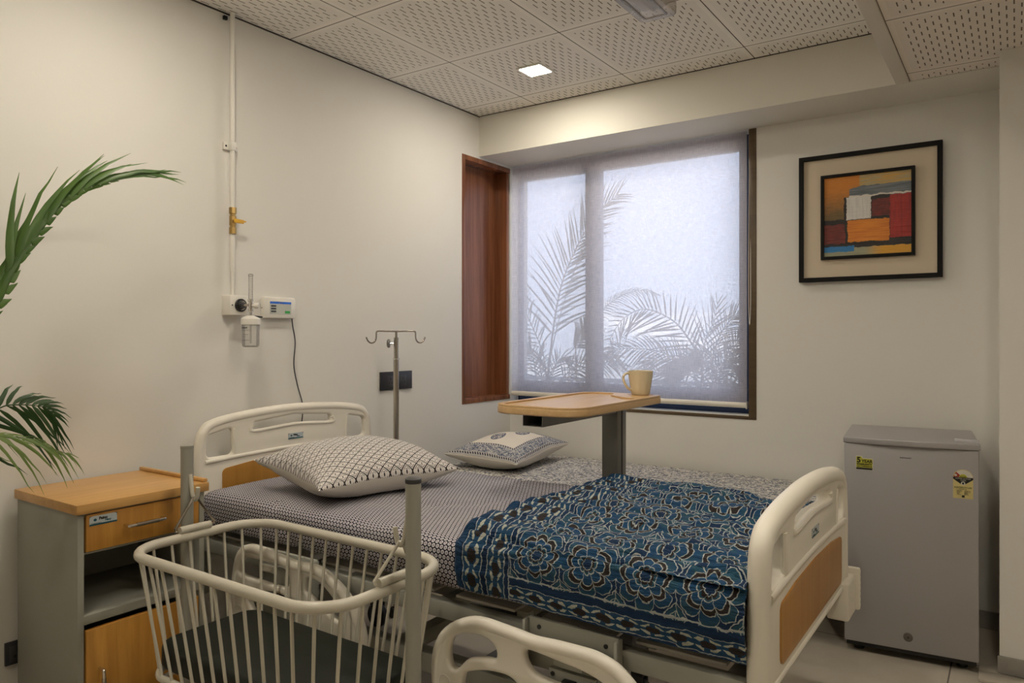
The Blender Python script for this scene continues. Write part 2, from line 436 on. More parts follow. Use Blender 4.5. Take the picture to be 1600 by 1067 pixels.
ROOTINV = {}
def finish_mesh(me, mat, ang=38):
    for p in me.polygons: p.use_smooth = True
    try: me.set_sharp_from_angle(angle=math.radians(ang))
    except Exception: pass
    for m in (mat if isinstance(mat, (list, tuple)) else [mat]): me.materials.append(m)
def link(name, me, parent=None, label=None):
    o = bpy.data.objects.new(name, me); COL.objects.link(o)
    if parent is not None:
        o.parent = parent
        if parent.name in ROOTINV: o.matrix_parent_inverse = ROOTINV[parent.name]
    if label: o['label'] = label
    return o
def obj(name, bm, mat, parent=None, label=None, ang=38, recalc=True):
    if recalc: bmesh.ops.recalc_face_normals(bm, faces=bm.faces)
    me = bpy.data.meshes.new(name); bm.to_mesh(me); bm.free(); finish_mesh(me, mat, ang)
    return link(name, me, parent, label)
def box(name, lo, hi, mat, parent=None, bev=.002, label=None, rot=None):
    bm = bmesh.new(); add_box(bm, lo, hi, bev, rot=rot); return obj(name, bm, mat, parent, label)
def tube(name, pts, r, mat, parent=None, n=10, closed=False, label=None):
    bm = bmesh.new(); add_tube(bm, pts, r, n, closed); return obj(name, bm, mat, parent, label)
def lathe(name, prof, c, mat, parent=None, n=24, axis='Z', label=None):
    bm = bmesh.new(); add_lathe(bm, prof, c, n, axis); return obj(name, bm, mat, parent, label)
def tag(o, label, cat, group=None):
    o['label'] = label; o['category'] = cat
    if group: o['group'] = group
    return o
def thing(name, label, cat, loc=(0,0,0), group=None, rotz=0.0, local=False):
    o = bpy.data.objects.new(name, None); COL.objects.link(o); o.location = loc; o.rotation_euler = (0,0,rotz); o.empty_display_size = .05
    if not local: ROOTINV[o.name] = Matrix.Translation(-Vector(loc))
    return tag(o, label, cat, group)
def struct(o): o['kind'] = 'structure'; return o
def plate_bm(outlines, w0, w1, fn, bevel=0.0, seg=3):
    """solid plate: first outline minus the others, between w0 and w1, mapped by fn(u,v,w)"""
    cu = bpy.data.curves.new('tmp', 'CURVE'); cu.dimensions = '2D'; cu.fill_mode = 'BOTH'
    half = (w1-w0)/2; cu.extrude = max(half-bevel, 0); cu.bevel_depth = bevel; cu.bevel_resolution = seg; cu.offset = -bevel
    for ol in outlines:
        s = cu.splines.new('POLY'); s.points.add(len(ol)-1); s.use_cyclic_u = True
        for q, p in zip(s.points, ol): q.co = (p[0], p[1], 0, 1)
    t = bpy.data.objects.new('tmp', cu); COL.objects.link(t)
    dg = bpy.context.evaluated_depsgraph_get(); me = bpy.data.meshes.new_from_object(t.evaluated_get(dg))
    bm = bmesh.new(); bm.from_mesh(me); bmesh.ops.remove_doubles(bm, verts=bm.verts, dist=1e-5)
    bpy.data.objects.remove(t); bpy.data.curves.remove(cu); bpy.data.meshes.remove(me)
    mid = (w0+w1)/2
    for v in bm.verts: v.co = Vector(fn(v.co.x, v.co.y, v.co.z+mid))
    return bm
def text_obj(name, body, size, fn, mat, parent=None, align='LEFT', bold=0.0, sx=1.0):
    """flat lettering; fn maps (u,v,w) to space"""
    cu = bpy.data.curves.new('tmp', 'FONT'); cu.body = body; cu.size = size; cu.align_x = align; cu.extrude = .0002; cu.offset = bold; cu.resolution_u = 3
    t = bpy.data.objects.new('tmp', cu); COL.objects.link(t)
    dg = bpy.context.evaluated_depsgraph_get(); me = bpy.data.meshes.new_from_object(t.evaluated_get(dg))
    bpy.data.objects.remove(t); bpy.data.curves.remove(cu)
    for v in me.vertices: v.co = Vector(fn(v.co.x*sx, v.co.y, v.co.z))
    me.name = name
    bm = bmesh.new(); bm.from_mesh(me); bpy.data.meshes.remove(me)
    return obj(name, bm, mat, parent)
def grid_obj(name, nu, nv, fn, mat, parent=None, uvfn=None, cap=False, matfn=None):
    """surface fn(i/nu, j/nv) with UVs"""
    bm = bmesh.new(); uvl = bm.loops.layers.uv.new('UVMap')
    V = [[bm.verts.new(fn(i/nu, j/nv)) for j in range(nv+1)] for i in range(nu+1)]
    for i in range(nu):
        for j in range(nv):
            f = bm.faces.new((V[i][j], V[i+1][j], V[i+1][j+1], V[i][j+1]))
            for l, (a, b) in zip(f.loops, ((i,j),(i+1,j),(i+1,j+1),(i,j+1))): l[uvl].uv = uvfn(a/nu, b/nv)
    if cap:
        for row in (V[0], V[-1]):
            bm.faces.new(row)
    return obj(name, bm, mat, parent, ang=60)
def copy_tree(o, parent=None):
    c = o.copy(); COL.objects.link(c)
    if parent is not None: c.parent = parent
    for ch in list(o.children): copy_tree(ch, c)
    return c
# ------------------------------------------------------------------ the room
M['gap'] = plain('shadow_gap_strip', (.05,.04,.03), .7)
XR, YF, H, HB = 4.4, -5.4, 2.545, 2.31
def boxes(name, lst, mat, bev=0.0):
    bm = bmesh.new()
    for lo, hi in lst: add_box(bm, lo, hi, bev)
    return struct(obj(name, bm, mat))
boxes('floor', [((-.2,YF-.1,-.1),(XR+.1,.14,0))], M['floor'])
NY0, NY1, NZ0, NZ1 = -.480, 0.0, .868, 2.296          # wood lined niche in the left wall
boxes('wall_left', [((-.2,YF,0),(0,NY0,H)), ((-.2,NY0,0),(0,.2,NZ0)), ((-.2,NY0,NZ1),(0,.2,H)), ((-.2,NY0,NZ0),(-.105,.0,NZ1)), ((-.2,.0,NZ0),(-.0005,.2,NZ1))], M['wall'])
WX1, WZ0 = 1.516, .832
boxes('wall_back', [((0,0,0),(WX1,.2,WZ0)), ((WX1,0,0),(2.60,.2,H)), ((0,0,HB),(WX1,.2,H)), ((-.2,0,HB),(0,.2,H))], M['wall'])
boxes('wall_right', [((2.548,-.495,0),(XR,.2,H)), ((XR,YF,0),(XR+.1,-.495,H))], M['wall'])
boxes('wall_front', [((-.2,YF-.1,0),(XR+.1,YF,H))], M['wall'])
boxes('ceiling', [((-.2,YF,H),(2.20,-.30,H+.08))], M['ceiling'])
boxes('ceiling', [((2.235,YF,HB+.004),(XR,-.318,H+.08))], M['ceiling_low'])
boxes('trim_1', [((-.0,-.318,HB),(XR,.0,H+.05))], M['beam'])                    # beam over the window
boxes('trim_2', [((2.185,YF,HB-.006),(2.235,-.322,H+.05))], M['grid'], .003)       # edge board of the lowered ceiling
boxes('gap_shade_strip', [((0,YF,H-.005),(.004,-.318,H)), ((.004,-.322,H-.0035),(2.185,-.318,H))], M['gap'])  # dark colour paints the shadow gap along wall and beam
boxes('baseboard_back', [((.02,-.012,0),(2.548,0,.075))], M['stone'], .002)
boxes('baseboard_right', [((2.542,-.508,.012),(XR,-.495,.075))], M['stone'], .002)
boxes('baseboard_left', [((0,YF,0),(.012,0,.075))], M['stone'], .002)
boxes('trim_4', [((2.485,-.60,0),(XR,-.509,.012)), ((2.485,-.509,0),(2.548,-.44,.012))], M['marble'], .002)  # pale stone threshold

# window: brown lining, dark aluminium frame with two lights, panes
win = struct(thing('window_1', 'window with brown lining and two lights behind the roller blind', 'window', (.75,.07,WZ0)))
del win['label']; del win['category']
bm = bmesh.new()
add_box(bm, (1.478,-.004,WZ0),(WX1,.16,HB-.001), .002); add_box(bm, (0,-.004,WZ0),(1.478,.16,.849), .002)
obj('window_lining', bm, M['frame_brown'], win)
box('window_sill', (0,.0,.848),(1.478,.10,.853), M['whiteplastic'], win, .002)
bm = bmesh.new()
GZ0, GZ1 = .978, 2.235
add_box(bm, (0,.095,.849),(1.478,.145,GZ0), .003); add_box(bm, (0,.095,GZ1),(1.478,.145,HB), .003)
add_box(bm, (1.398,.095,GZ0),(1.478,.145,GZ1), .003); add_box(bm, (.485,.085,GZ0),(.579,.145,GZ1), .004); add_box(bm, (-.03,.095,.849),(.012,.145,HB), .003)
obj('window_frame', bm, M['bluefilm'], win)
for a, b in ((.0,.49),(.575,1.40)):
    box('window_pane', (a,.118,GZ0-.005),(b,.122,GZ1+.005), M['pane'], win, 0)
# the wood lining of the niche beside it
bm = bmesh.new(); t_ = .028
add_box(bm, (-.098,NY0,NZ0),(.004,NY0+t_,NZ1), .0015); add_box(bm, (-.098,NY0+t_,NZ0),(.004,-.004,NZ0+t_), .0015)
add_box(bm, (-.098,NY0+t_,NZ1-t_),(.004,-.004,NZ1), .0015); add_box(bm, (-.098,-.030,NZ0+t_),(-.004,-.006,NZ1-t_), .0015)
obj('wood_lining', bm, M['walnut'], win, label='reddish brown wood lining of the side niche')
box('wood_back_panel', (-.104,NY0+.005,NZ0+.005),(-.094,-.006,NZ1-.005), M['walnut'], win, 0)
for k, yy in enumerate((-.082,-.030)):
    lathe('screw_cap', [(0,-.033),(.0045,-.033),(.0045,-.030),(.0045,-.02)], (-.075 if k == 0 else -.035, 0, .985), M['chrome'], win, 12, 'Y')

# roller blind
bl = thing('roller_blind', 'sheer pale mesh roller blind drawn down over the window', 'blind', (.74,.02,HB))
bm = bmesh.new(); add_box(bm, (.004,.0195,.90),(1.462,.0203,HB-.004)); obj('blind_fabric', bm, M['blind'], bl)
bm = bmesh.new(); add_tube(bm, [(.004,.018,.902),(1.460,.018,.902)], .0135, 14)
for v in bm.verts: v.co.z = .902+(v.co.z-.902)*1.05
obj('bottom_bar', bm, M['abs'], bl)
box('end_cap', (1.460,.004,.884),(1.466,.032,.920), M['whiteplastic'], bl, .002)
pts = [(1.4775,.004,HB-.01),(1.478,.002,2.0),(1.477,-.002,1.6),(1.479,-.006,1.40),(1.484,-.008,1.315),(1.489,-.008,1.40),(1.488,-.004,1.6),(1.486,.0,2.0),(1.485,.004,HB-.01)]
tube('pull_cord', smooth_path(pts, 5), .0017, M['whiteplastic'], bl, 6)

# recessed LED panels
def downlight(x, y, z, label, group=None):
    d = thing('ceiling_light', label, 'ceiling light', (x,y,z), group)
    o = [(x-.068,y-.066),(x+.068,y-.066),(x+.068,y+.066),(x-.068,y+.066)]; i = [(x-.056,y-.054),(x+.056,y-.054),(x+.056,y+.054),(x-.056,y+.054)]
    bm = plate_bm([o, i[::-1]], z-.008, z, lambda u,v,w: (u,v,w), .001); obj('lamp_frame', bm, M['whiteplastic'], d)
    box('diffuser', (x-.056,y-.054,z-.0088),(x+.056,y+.054,z-.0005), M['led'], d, 0)
    return d
downlight(.685,-.775,H, 'small square LED panel glowing in the ceiling near the window')
for x, y, z in ((.69,-2.55,H),(1.90,-2.20,H),(1.30,-3.80,H),(2.74,-2.35,HB+.004)):  # unseen panels; the last is placed to light the gap beside the fridge
    downlight(x, y, z, 'small square LED panel in the ceiling nearer the camera', 'LED panels in the near part of the ceiling')

# unlit batten lamp with a clear cover
bt = thing('batten_lamp', 'unlit surface batten lamp with clear plastic cover on the tiled ceiling', 'lamp', (1.45,-1.38,H))
bm = bmesh.new(); add_box(bm, (1.40,-1.66,H-.028),(1.50,-1.11,H), .004); obj('lamp_base', bm, M['whiteplastic'], bt)
o = round_poly([(1.374,-1.70),(1.526,-1.70),(1.526,-1.068),(1.374,-1.068)], .022); i = round_poly([(1.395,-1.68),(1.505,-1.68),(1.505,-1.09),(1.395,-1.09)], .015)
bm = plate_bm([o], H-.052, H-.001, lambda u,v,w: (u,v,w), .008)
for f in [f for f in bm.faces if f.normal.z > .9 and f.calc_center_median().z > H-.004]: bm.faces.remove(f)
obj('lamp_cover', bm, M['lens'], bt)
bm = plate_bm([round_poly([(1.400,-1.67),(1.500,-1.67),(1.500,-1.098),(1.400,-1.098)], .014), round_poly([(1.410,-1.66),(1.490,-1.66),(1.490,-1.108),(1.410,-1.108)], .01)[::-1]], H-.056, H-.0515, lambda u,v,w: (u,v,w), .0015)
obj('cover_rib', bm, M['lens'], bt)
tube('lamp_tube', [(1.45,-1.63,H-.036),(1.45,-1.13,H-.036)], .008, M['whiteplastic'], bt, 12)

# ------------------------------------------------------------------ left wall: gas services
PY = -1.978
gp = thing('gas_pipe', 'painted medical gas pipe running down the left wall with brass valve', 'pipe', (0,PY,1.415))
tube('pipe', [(.022,PY,2.56),(.022,PY,1.766)], .0095, M['whiteplastic'], gp, 12)
tube('pipe', [(.022,PY,1.667),(.022,PY,1.513)], .0095, M['whiteplastic'], gp, 12)
tube('pipe', [(.022,PY,1.516),(.022,PY,1.412)], .0072, M['whiteplastic'], gp, 12)
bm = bmesh.new(); add_box(bm, (0,PY-.032,1.998),(.012,PY+.032,2.028), .002); add_box(bm, (.002,PY-.012,1.996),(.034,PY+.012,2.030), .004)
cl = obj('pipe_clamp', bm, M['whiteplastic'], gp)
for s in (-1,1): lathe('screw', [(0,.0128),(.0042,.0128),(.0042,.010)], (0,PY+s*.022,2.013), M['black'], cl, 10, 'X')
bm = bmesh.new()
add_lathe(bm, [(0,1.664),(.0145,1.664),(.0145,1.690),(.011,1.692),(.011,1.697),(.0135,1.699),(.0135,1.735),(.011,1.737),(.011,1.743),(.0145,1.745),(.0145,1.769),(0,1.769)], (.024,PY,0), 8)
add_cyl(bm, (.024,PY,1.716),(.046,PY,1.716), .0085, 12)
vb = obj('valve_body', bm, M['brass'], gp, ang=25)
bm = bmesh.new(); add_box(bm, (.044,PY-.010,1.706),(.050,PY+.034,1.722), .002); add_box(bm, (.038,PY+.010,1.713),(.050,PY+.045,1.719), .002)
obj('valve_lever', bm, M['yellowlever'], vb)
box('ceiling_gap_clip', (.0,PY-.03,2.515),(.012,PY-.014,2.53), M['black'], gp, .001)

ob = thing('gas_outlet', 'white wall box with round black gas outlet dial', 'outlet', (0,-1.975,1.378))
box('housing', (0,-2.013,1.340),(.058,-1.925,1.418), M['whiteplastic'], ob, .004)
DY = -1.968
lathe('dial', [(0,.060),(.026,.060),(.026,.066),(.0235,.069),(.0185,.069),(.0185,.066),(0,.066)], (0,DY,1.379), M['black'], ob, 28, 'X')
lathe('dial_face', [(.0125,.0665),(.0195,.0698),(.0195,.066)], (0,DY,1.379), M['chrome'], ob, 28, 'X')
lathe('probe_collar', [(0,.066),(.0115,.066),(.0115,.082),(.008,.084),(0,.084)], (0,DY,1.379), M['darkgrey'], ob, 20, 'X')
lathe('screw', [(0,.0595),(.0028,.0595),(.0028,.057)], (0,-2.004,1.379), M['black'], ob, 10, 'X')

fm = thing('oxygen_flowmeter', 'clear tube oxygen flowmeter with humidifier bottle plugged into the wall box', 'flowmeter', (.10,-1.945,1.21))
FX, FY = .118, -1.963
tube('probe', [(.082,DY,1.379),(.118,FY,1.379)], .0055, M['steel'], fm, 12)
lathe('valve_block', [(0,1.336),(.006,1.336),(.006,1.352),(.0095,1.354),(.0095,1.364),(.0075,1.366),(.0075,1.392),(.0105,1.394),(.0105,1.402),(0,1.402)], (FX,FY,0), M['chrome'], fm, 16)
lathe('flow_tube', [(.0001,1.402),(.0085,1.402),(.0085,1.494),(.0001,1.494)], (FX,FY,0), M['clear'], fm, 18)
lathe('tube_cap', [(0,1.492),(.0098,1.492),(.0098,1.499),(.006,1.502),(0,1.502)], (FX,FY,0), M['clear'], fm, 18)
bm = bmesh.new()
for k in range(9): add_box(bm, (FX+.0078,FY-.003,1.412+k*.0085),(FX+.0088,FY+.002,1.4128+k*.0085))
obj('flow_scale', bm, M['darkgrey'], fm)
bm = bmesh.new(); add_lathe(bm, [(0,.0),(.005,.0),(.005,.014),(.0125,.016),(.0125,.030),(.0105,.033),(0,.033)], (0,0,0), 18, 'X')
bmesh.ops.transform(bm, matrix=Matrix.Translation((FX,FY,1.377)) @ Matrix.Rotation(math.radians(35), 4, 'Z'), verts=bm.verts)
obj('flow_knob', bm, M['whiteplastic'], fm)
BY = FY
lathe('bottle_lid', [(0,1.338),(.012,1.338),(.033,1.328),(.037,1.324),(.037,1.303),(.034,1.301),(0,1.301)], (FX,BY,0), M['whiteplastic'], fm, 28)
bo = lathe('humidifier_bottle', [(.0001,1.214),(.026,1.214),(.0315,1.219),(.0325,1.228),(.0335,1.301),(.0001,1.301)], (FX,BY,0), M['clear'], fm, 28)
lathe('dip_tube', [(0,1.228),(.0035,1.228),(.0035,1.305),(0,1.305)], (FX,BY,0), M['clear'], bo, 10)
bm = bmesh.new()
for z, w in ((1.279,.9),(1.262,.7),(1.254,.5),(1.240,.8)):
    for k in range(7):
        a = math.radians(-100+w*10*k); b = math.radians(-100+w*10*(k+.8))
        vs = [bm.verts.new((FX+.0342*math.cos(q), BY+.0342*math.sin(q), zz)) for q, zz in ((a,z),(b,z),(b,z+.0012),(a,z+.0012))]
        bm.faces.new(vs)
obj('level_marks', bm, M['darkgrey'], bo)
bm = bmesh.new()
for k in range(4):
    a = math.radians(-104+k*12); b = math.radians(-104+k*12+9)
    vs = [bm.verts.new((FX+.0343*math.cos(q), BY+.0343*math.sin(q), zz)) for q, zz in ((a,1.287),(b,1.287),(b,1.2915),(a,1.2915))]
    bm.faces.new(vs)
obj('bottle_print', bm, M['black'], bo)
tube('outlet_nipple', [(FX,BY+.010,1.334),(FX+.012,BY+.045,1.332)], [.005,.0035], M['darkgrey'], fm, 10)

# wall call unit with a small screen
mo = thing('wall_control_unit', 'white wall unit with small colour screen above the headboard', 'control unit', (0,-1.752,1.33))
box('housing', (0,-1.833,1.332),(.030,-1.671,1.421), M['whiteplastic'], mo, .008)
sc_ = box('screen', (.030,-1.806,1.349),(.0312,-1.698,1.402), emitmat('lcd_grey', (.42,.42,.36), .16), mo, 0)
def scr(name, y0, y1, z0, z1, m): box(name, (.0312,y0,z0),(.0316,y1,z1), m, sc_, 0)
scr('title_bar', -1.806,-1.698,1.393,1.402, emitmat('lcd_blue', (.02,.10,.40), .35))
for k in range(3): scr('menu_button', -1.801,-1.775,1.380-k*.0115,1.387-k*.0115, M['darkgrey'])
scr('green_button', -1.730,-1.704,1.353,1.364, emitmat('lcd_green', (.02,.16,.03), .6))
text_obj('screen_text', 'WARD', .008, lambda u,v,w: (.0318,-1.764+u,1.3945+v), M['whiteplastic'], sc_)
lathe('side_hole', [(0,-.0005),(.0022,-.0005),(.0022,.001)], (.014,-1.8335,1.375), M['black'], mo, 8, 'Y')
tube('power_cord', smooth_path([(.016,-1.682,1.334),(.014,-1.676,1.30),(.012,-1.661,1.229),(.012,-1.668,1.132),(.012,-1.650,1.047),(.012,-1.624,.97),(.012,-1.619,.93),(.012,-1.632,.84),(.012,-1.66,.70)], 6), .0026, M['darkgrey'], mo, 8)

def socket_plate(name, label, y0, y1, z0, z1, n):
    s = thing(name, label, 'socket', (0,(y0+y1)/2,z0))
    box('cover_plate', (0,y0,z0),(.010,y1,z1), M['socket'], s, .002)
    for k in range(n):
        cy = y0+(y1-y0)*(.30+.40*k) if n > 1 else (y0+y1)/2; cz = (z0+z1)/2-.002
        m = box('socket_module', (.0085,cy-.024,cz-.026),(.0112,cy+.024,cz+.026), M['darkgrey'], s, .001)
        bm = bmesh.new()
        add_box(bm, (.011,cy-.004,cz+.006),(.0116,cy+.004,cz+.018)); add_lathe(bm, [(0,.0116),(.0042,.0116),(.0042,.011)], (0,cy-.0095,cz-.008), 12, 'X'); add_lathe(bm, [(0,.0116),(.0042,.0116),(.0042,.011)], (0,cy+.0095,cz-.008), 12, 'X')
        obj('pin_hole', bm, M['black'], m)
    return s
socket_plate('wall_socket', 'black double power socket on the wall behind the drip stand', -1.136, -.908, .986, 1.078, 2)
socket_plate('wall_socket', 'black power socket low on the wall left of the bedside cabinet', -2.772, -2.70, .228, .300, 1)

# ------------------------------------------------------------------ framed picture
pc = thing('framed_picture', 'abstract painting in black frame with cream mount on the back wall', 'picture', (2.03,-.02,1.517))
PX0, PX1, PZ0, PZ1 = 1.729, 2.332, 1.517, 2.120
rect = lambda a,b,c,d: [(a,c),(b,c),(b,d),(a,d)]
fn = lambda u,v,w: (u,-w,v)
obj('outer_frame', plate_bm([rect(PX0,PX1,PZ0,PZ1), rect(PX0+.020,PX1-.020,PZ0+.020,PZ1-.020)[::-1]], .004, .036, fn, .0015), M['picture_black'], pc)
box('mount', (PX0+.016,-.020,PZ0+.016),(PX1-.016,-.006,PZ1-.016), M['mat'], pc, 0)
IX0, IX1, IZ0, IZ1 = 1.830, 2.226, 1.620, 2.020
obj('inner_frame', plate_bm([rect(IX0,IX1,IZ0,IZ1), rect(IX0+.014,IX1-.014,IZ0+.014,IZ1-.014)[::-1]], .018, .042, fn, .0015), M['picture_black'], pc)
grid_obj('painting', 1, 1, lambda a,b: (IX0+.012+(IX1-IX0-.024)*a, -.031, IZ0+.012+(IZ1-IZ0-.024)*b), M['painting'], pc, lambda a,b: (a,b))

# ------------------------------------------------------------------ outside: terrace, railing, palms
struct(box('floor', (-2.4,.2,-.1),(3.2,2.3,-.001), plain('pale_terrace_tiles', (.72,.70,.66), .6), None, 0))
rl = thing('terrace_railing', 'grey terrace railing with square openings seen low through the blind', 'railing', (0,2.1,0))
gm = plain('railing_grey', (.30,.30,.31), .5)
box('parapet', (-3.2,2.06,0),(3.2,2.14,.772), gm, rl, .004); box('top_rail', (-3.2,2.07,.845),(3.2,2.13,.880), gm, rl, .004)
for k in range(60):
    x = -2.6+k*.095
    if -1.8 < x < 2.2: box('baluster', (x,2.085,.77),(x+.034,2.115,.848), gm, rl, 0)
def frond(name, path, mat, parent, n=26, L=.35, w=.014, ang=(62,22), nrm=(0,-1,0), sides=(1,1), droop=.25, jit=.25, start=.12, taper=True, rr=.006, stiff=0.0, seed=0, curl=0.0):
    """a feathered palm leaf: midrib and two ranks of folded leaflets"""
    rnd = random.Random(seed); P = smooth_path(path, 6); N = len(P); bm = bmesh.new(); Nn = Vector(nrm).normalized()
    add_tube(bm, P, [rr*(1-.75*i/(N-1)) for i in range(N)], 6)
    for k in range(n):
        f = start+(1-start)*(k+.5)/n; q = f*(N-1); i = min(int(q), N-2); p = P[i].lerp(P[i+1], q-i)
        tg = (P[min(i+1,N-1)]-P[max(i-1,0)]).normalized()
        for si, s in enumerate((1,-1)):
            if sides[si] <= 0: continue
            a = math.radians(ang[0]+(ang[1]-ang[0])*f+rnd.uniform(-5,5))
            S = tg.cross(Nn).normalized()*s
            d = (tg*math.cos(a)+S*math.sin(a)+Nn*rnd.uniform(-jit,jit)*.6).normalized()
            prof = (math.sin(PI*min(1, .18+.82*f)**.8)*.75+.35) if taper else 1.0
            l = L*sides[si]*prof*rnd.uniform(.88,1.1)
            ww = w*(.6+.5*prof)*rnd.uniform(.85,1.1)
            fw = (Nn*.8+S*.15+Vector((rnd.uniform(-.3,.3),)*3)).normalized(); side = d.cross(fw).normalized()
            rows = []; M5 = 7
            for j in range(M5+1):
                u = j/M5
                c = p+d*l*u+Vector((0,0,-1))*droop*l*u*u*rnd.uniform(.9,1.1)+tg*curl*l*u*u
                hw = ww*.5*max(.04, (min(1, u*5+.25))*(1-u**2.2))
                rows.append((bm.verts.new(c-side*hw), bm.verts.new(c+fw*hw*.35), bm.verts.new(c+side*hw)))
            for A, B in zip(rows, rows[1:]):
                bm.faces.new((A[0],A[1],B[1],B[0])); bm.faces.new((A[1],A[2],B[2],B[1]))
    return obj(name, bm, mat, parent, ang=80, recalc=False)
def planter(root, x, y, r, z1):
    lathe('planter', [(0,0),(r*.75,0),(r,z1-.03),(r*1.06,z1-.03),(r*1.06,z1),(r*.94,z1),(r*.92,z1-.05),(0,z1-.05)], (x,y,0), M['ceramic'], root, 28)
LO = M['leafout']
pA = thing('garden_palm', 'feathery palm outside the left window light, tallest of the terrace palms', 'palm', (-.36,1.05,0), 'palms on the terrace')
planter(pA, -.36, 1.05, .26, .55)
k_ = dict(parent=pA, mat=LO)
frond('frond', [(-.36,1.03,.50),(-.34,1.0,.96),(-.32,1.0,1.12),(-.27,1.0,1.44),(-.21,1.0,1.67),(-.12,1.0,1.86),(-.01,1.0,2.04),(.10,1.0,2.17),(.25,1.0,2.27)], n=34, L=.46, w=.015, ang=(62,25), droop=.16, start=.30, seed=3, sides=(.85,1.0), rr=.009, **k_)
frond('frond', [(-.36,1.0,.50),(-.30,.95,.96),(-.28,.95,1.13),(-.18,.95,1.48),(-.09,.95,1.71),(-.01,.95,1.91)], n=16, L=.20, w=.010, start=.5, seed=4, droop=.5, rr=.006, sides=(1,.4), **k_)
frond('frond', [(-.37,1.06,.50),(-.42,1.1,.95),(-.45,1.1,1.13),(-.53,1.1,1.30),(-.62,1.1,1.47),(-.67,1.1,1.60),(-.72,1.1,1.73),(-.80,1.1,1.80)], n=24, L=.28, w=.011, start=.30, seed=5, droop=.45, **k_)
frond('frond', [(-.36,1.0,.50),(-.35,1.0,.96),(-.46,1.0,1.11),(-.56,1.0,1.19),(-.65,1.0,1.22),(-.75,1.0,1.21)], n=22, L=.28, w=.015, start=.45, seed=6, droop=.4, **k_)
frond('frond', [(-.36,1.08,.50),(-.44,1.2,.95),(-.23,1.2,1.16),(-.13,1.2,1.30),(-.06,1.2,1.38)], n=20, L=.26, w=.016, start=.5, seed=7, droop=.35, **k_)
for q in range(7):
    a = -1.15+q*.36; l = .42+.09*((q*7) % 4)
    frond('frond', [(-.36,1.05,.52),(-.36+.10*math.sin(a),.92+.06*q/3,.85),(-.36+.8*l*math.sin(a),.95+.08*(q % 3),.95+.30*l*math.cos(a)),(-.36+1.3*l*math.sin(a),.98+.08*(q % 3),.96+.26*l*math.cos(a))], n=18, L=.24, w=.010, start=.42, seed=20+q, droop=.4, **k_)
pB = thing('garden_palm', 'broad arching palm outside the right window light, behind the mug', 'palm', (.88,1.05,0), 'palms on the terrace')
planter(pB, .88, 1.05, .26, .55)
k_ = dict(parent=pB, mat=LO)
frond('frond', [(.88,1.05,.5),(.87,1.0,1.0),(.85,1.0,1.11),(.78,1.0,1.23),(.68,1.0,1.35),(.53,1.0,1.43),(.41,1.0,1.44),(.28,1.0,1.37),(.18,1.0,1.23)], n=26, L=.33, w=.012, ang=(62,42), droop=.08, start=.30, seed=8, sides=(.62,1.0), rr=.008, **k_)
frond('frond', [(.88,1.0,.5),(.86,.9,.97),(.81,.9,1.05),(.72,.9,1.11),(.57,.9,1.16),(.42,.9,1.17),(.27,.9,1.16),(.17,.9,1.10)], n=30, L=.25, w=.010, start=.30, seed=9, droop=.35, **k_)
frond('frond', [(.88,1.05,.5),(.84,1.1,.96),(.83,1.1,1.07),(.86,1.1,1.24),(.91,1.1,1.35),(.94,1.1,1.48)], n=11, L=.30, w=.010, ang=(48,22), start=.40, seed=10, droop=.1, **k_)
frond('frond', [(.90,1.05,.5),(.96,1.0,.97),(.91,1.0,1.05),(.81,1.0,1.08),(.71,1.0,1.05),(.62,1.0,.99)], n=20, L=.24, w=.015, start=.45, seed=11, droop=.4, **k_)
for q in range(5):
    a = -1.2+q*.55; l = .40+.07*((q*5) % 3)
    frond('frond', [(.88,1.05,.52),(.88+.10*math.sin(a),.95,.85),(.88+.8*l*math.sin(a),.95+.08*(q % 3),.96+.28*l*math.cos(a)),(.88+1.3*l*math.sin(a),.98,.97+.22*l*math.cos(a))], n=18, L=.22, w=.010, start=.42, seed=40+q, droop=.4, **k_)
pC = thing('garden_palm', 'dense palm at the right edge of the window behind the blind', 'palm', (1.10,1.20,0), 'palms on the terrace')
planter(pC, 1.22, 1.32, .22, .55)
k_ = dict(parent=pC, mat=LO)
frond('frond', [(1.20,1.3,.5),(.96,1.05,.97),(.94,1.0,1.08),(.98,1.0,1.24),(1.06,1.0,1.36),(1.14,1.0,1.40),(1.23,1.0,1.40)], n=28, L=.24, w=.008, start=.35, seed=12, droop=.35, **k_)
frond('frond', [(1.20,1.3,.5),(.98,1.1,.97),(1.01,1.1,1.11),(1.08,1.1,1.22),(1.16,1.1,1.27)], n=26, L=.24, w=.008, start=.35, seed=13, droop=.3, **k_)
for q in range(5):
    a = -1.0+q*.5; l = .36+.07*((q*5) % 3)
    frond('frond', [(1.20,1.3,.52),(1.08+.10*math.sin(a),1.15,.88),(1.05+.8*l*math.sin(a),1.1+.06*(q % 3),1.0+.3*l*math.cos(a)),(1.05+1.2*l*math.sin(a),1.1,1.02+.3*l*math.cos(a))], n=20, L=.22, w=.008, start=.3, seed=60+q, droop=.4, **k_)
pD = thing('garden_palm', 'paler palm frond arching farther back between the two window lights', 'palm', (-.40,1.55,0), 'palms on the terrace')
planter(pD, -.40, 1.60, .22, .50)
frond('frond', [(-.40,1.6,.45),(-.38,1.5,1.05),(-.35,1.5,1.27),(-.16,1.5,1.44),(-.05,1.5,1.53),(.07,1.5,1.59),(.21,1.5,1.61),(.35,1.5,1.57)], LO, pD, n=24, L=.13, w=.008, start=.40, seed=14, droop=.4)

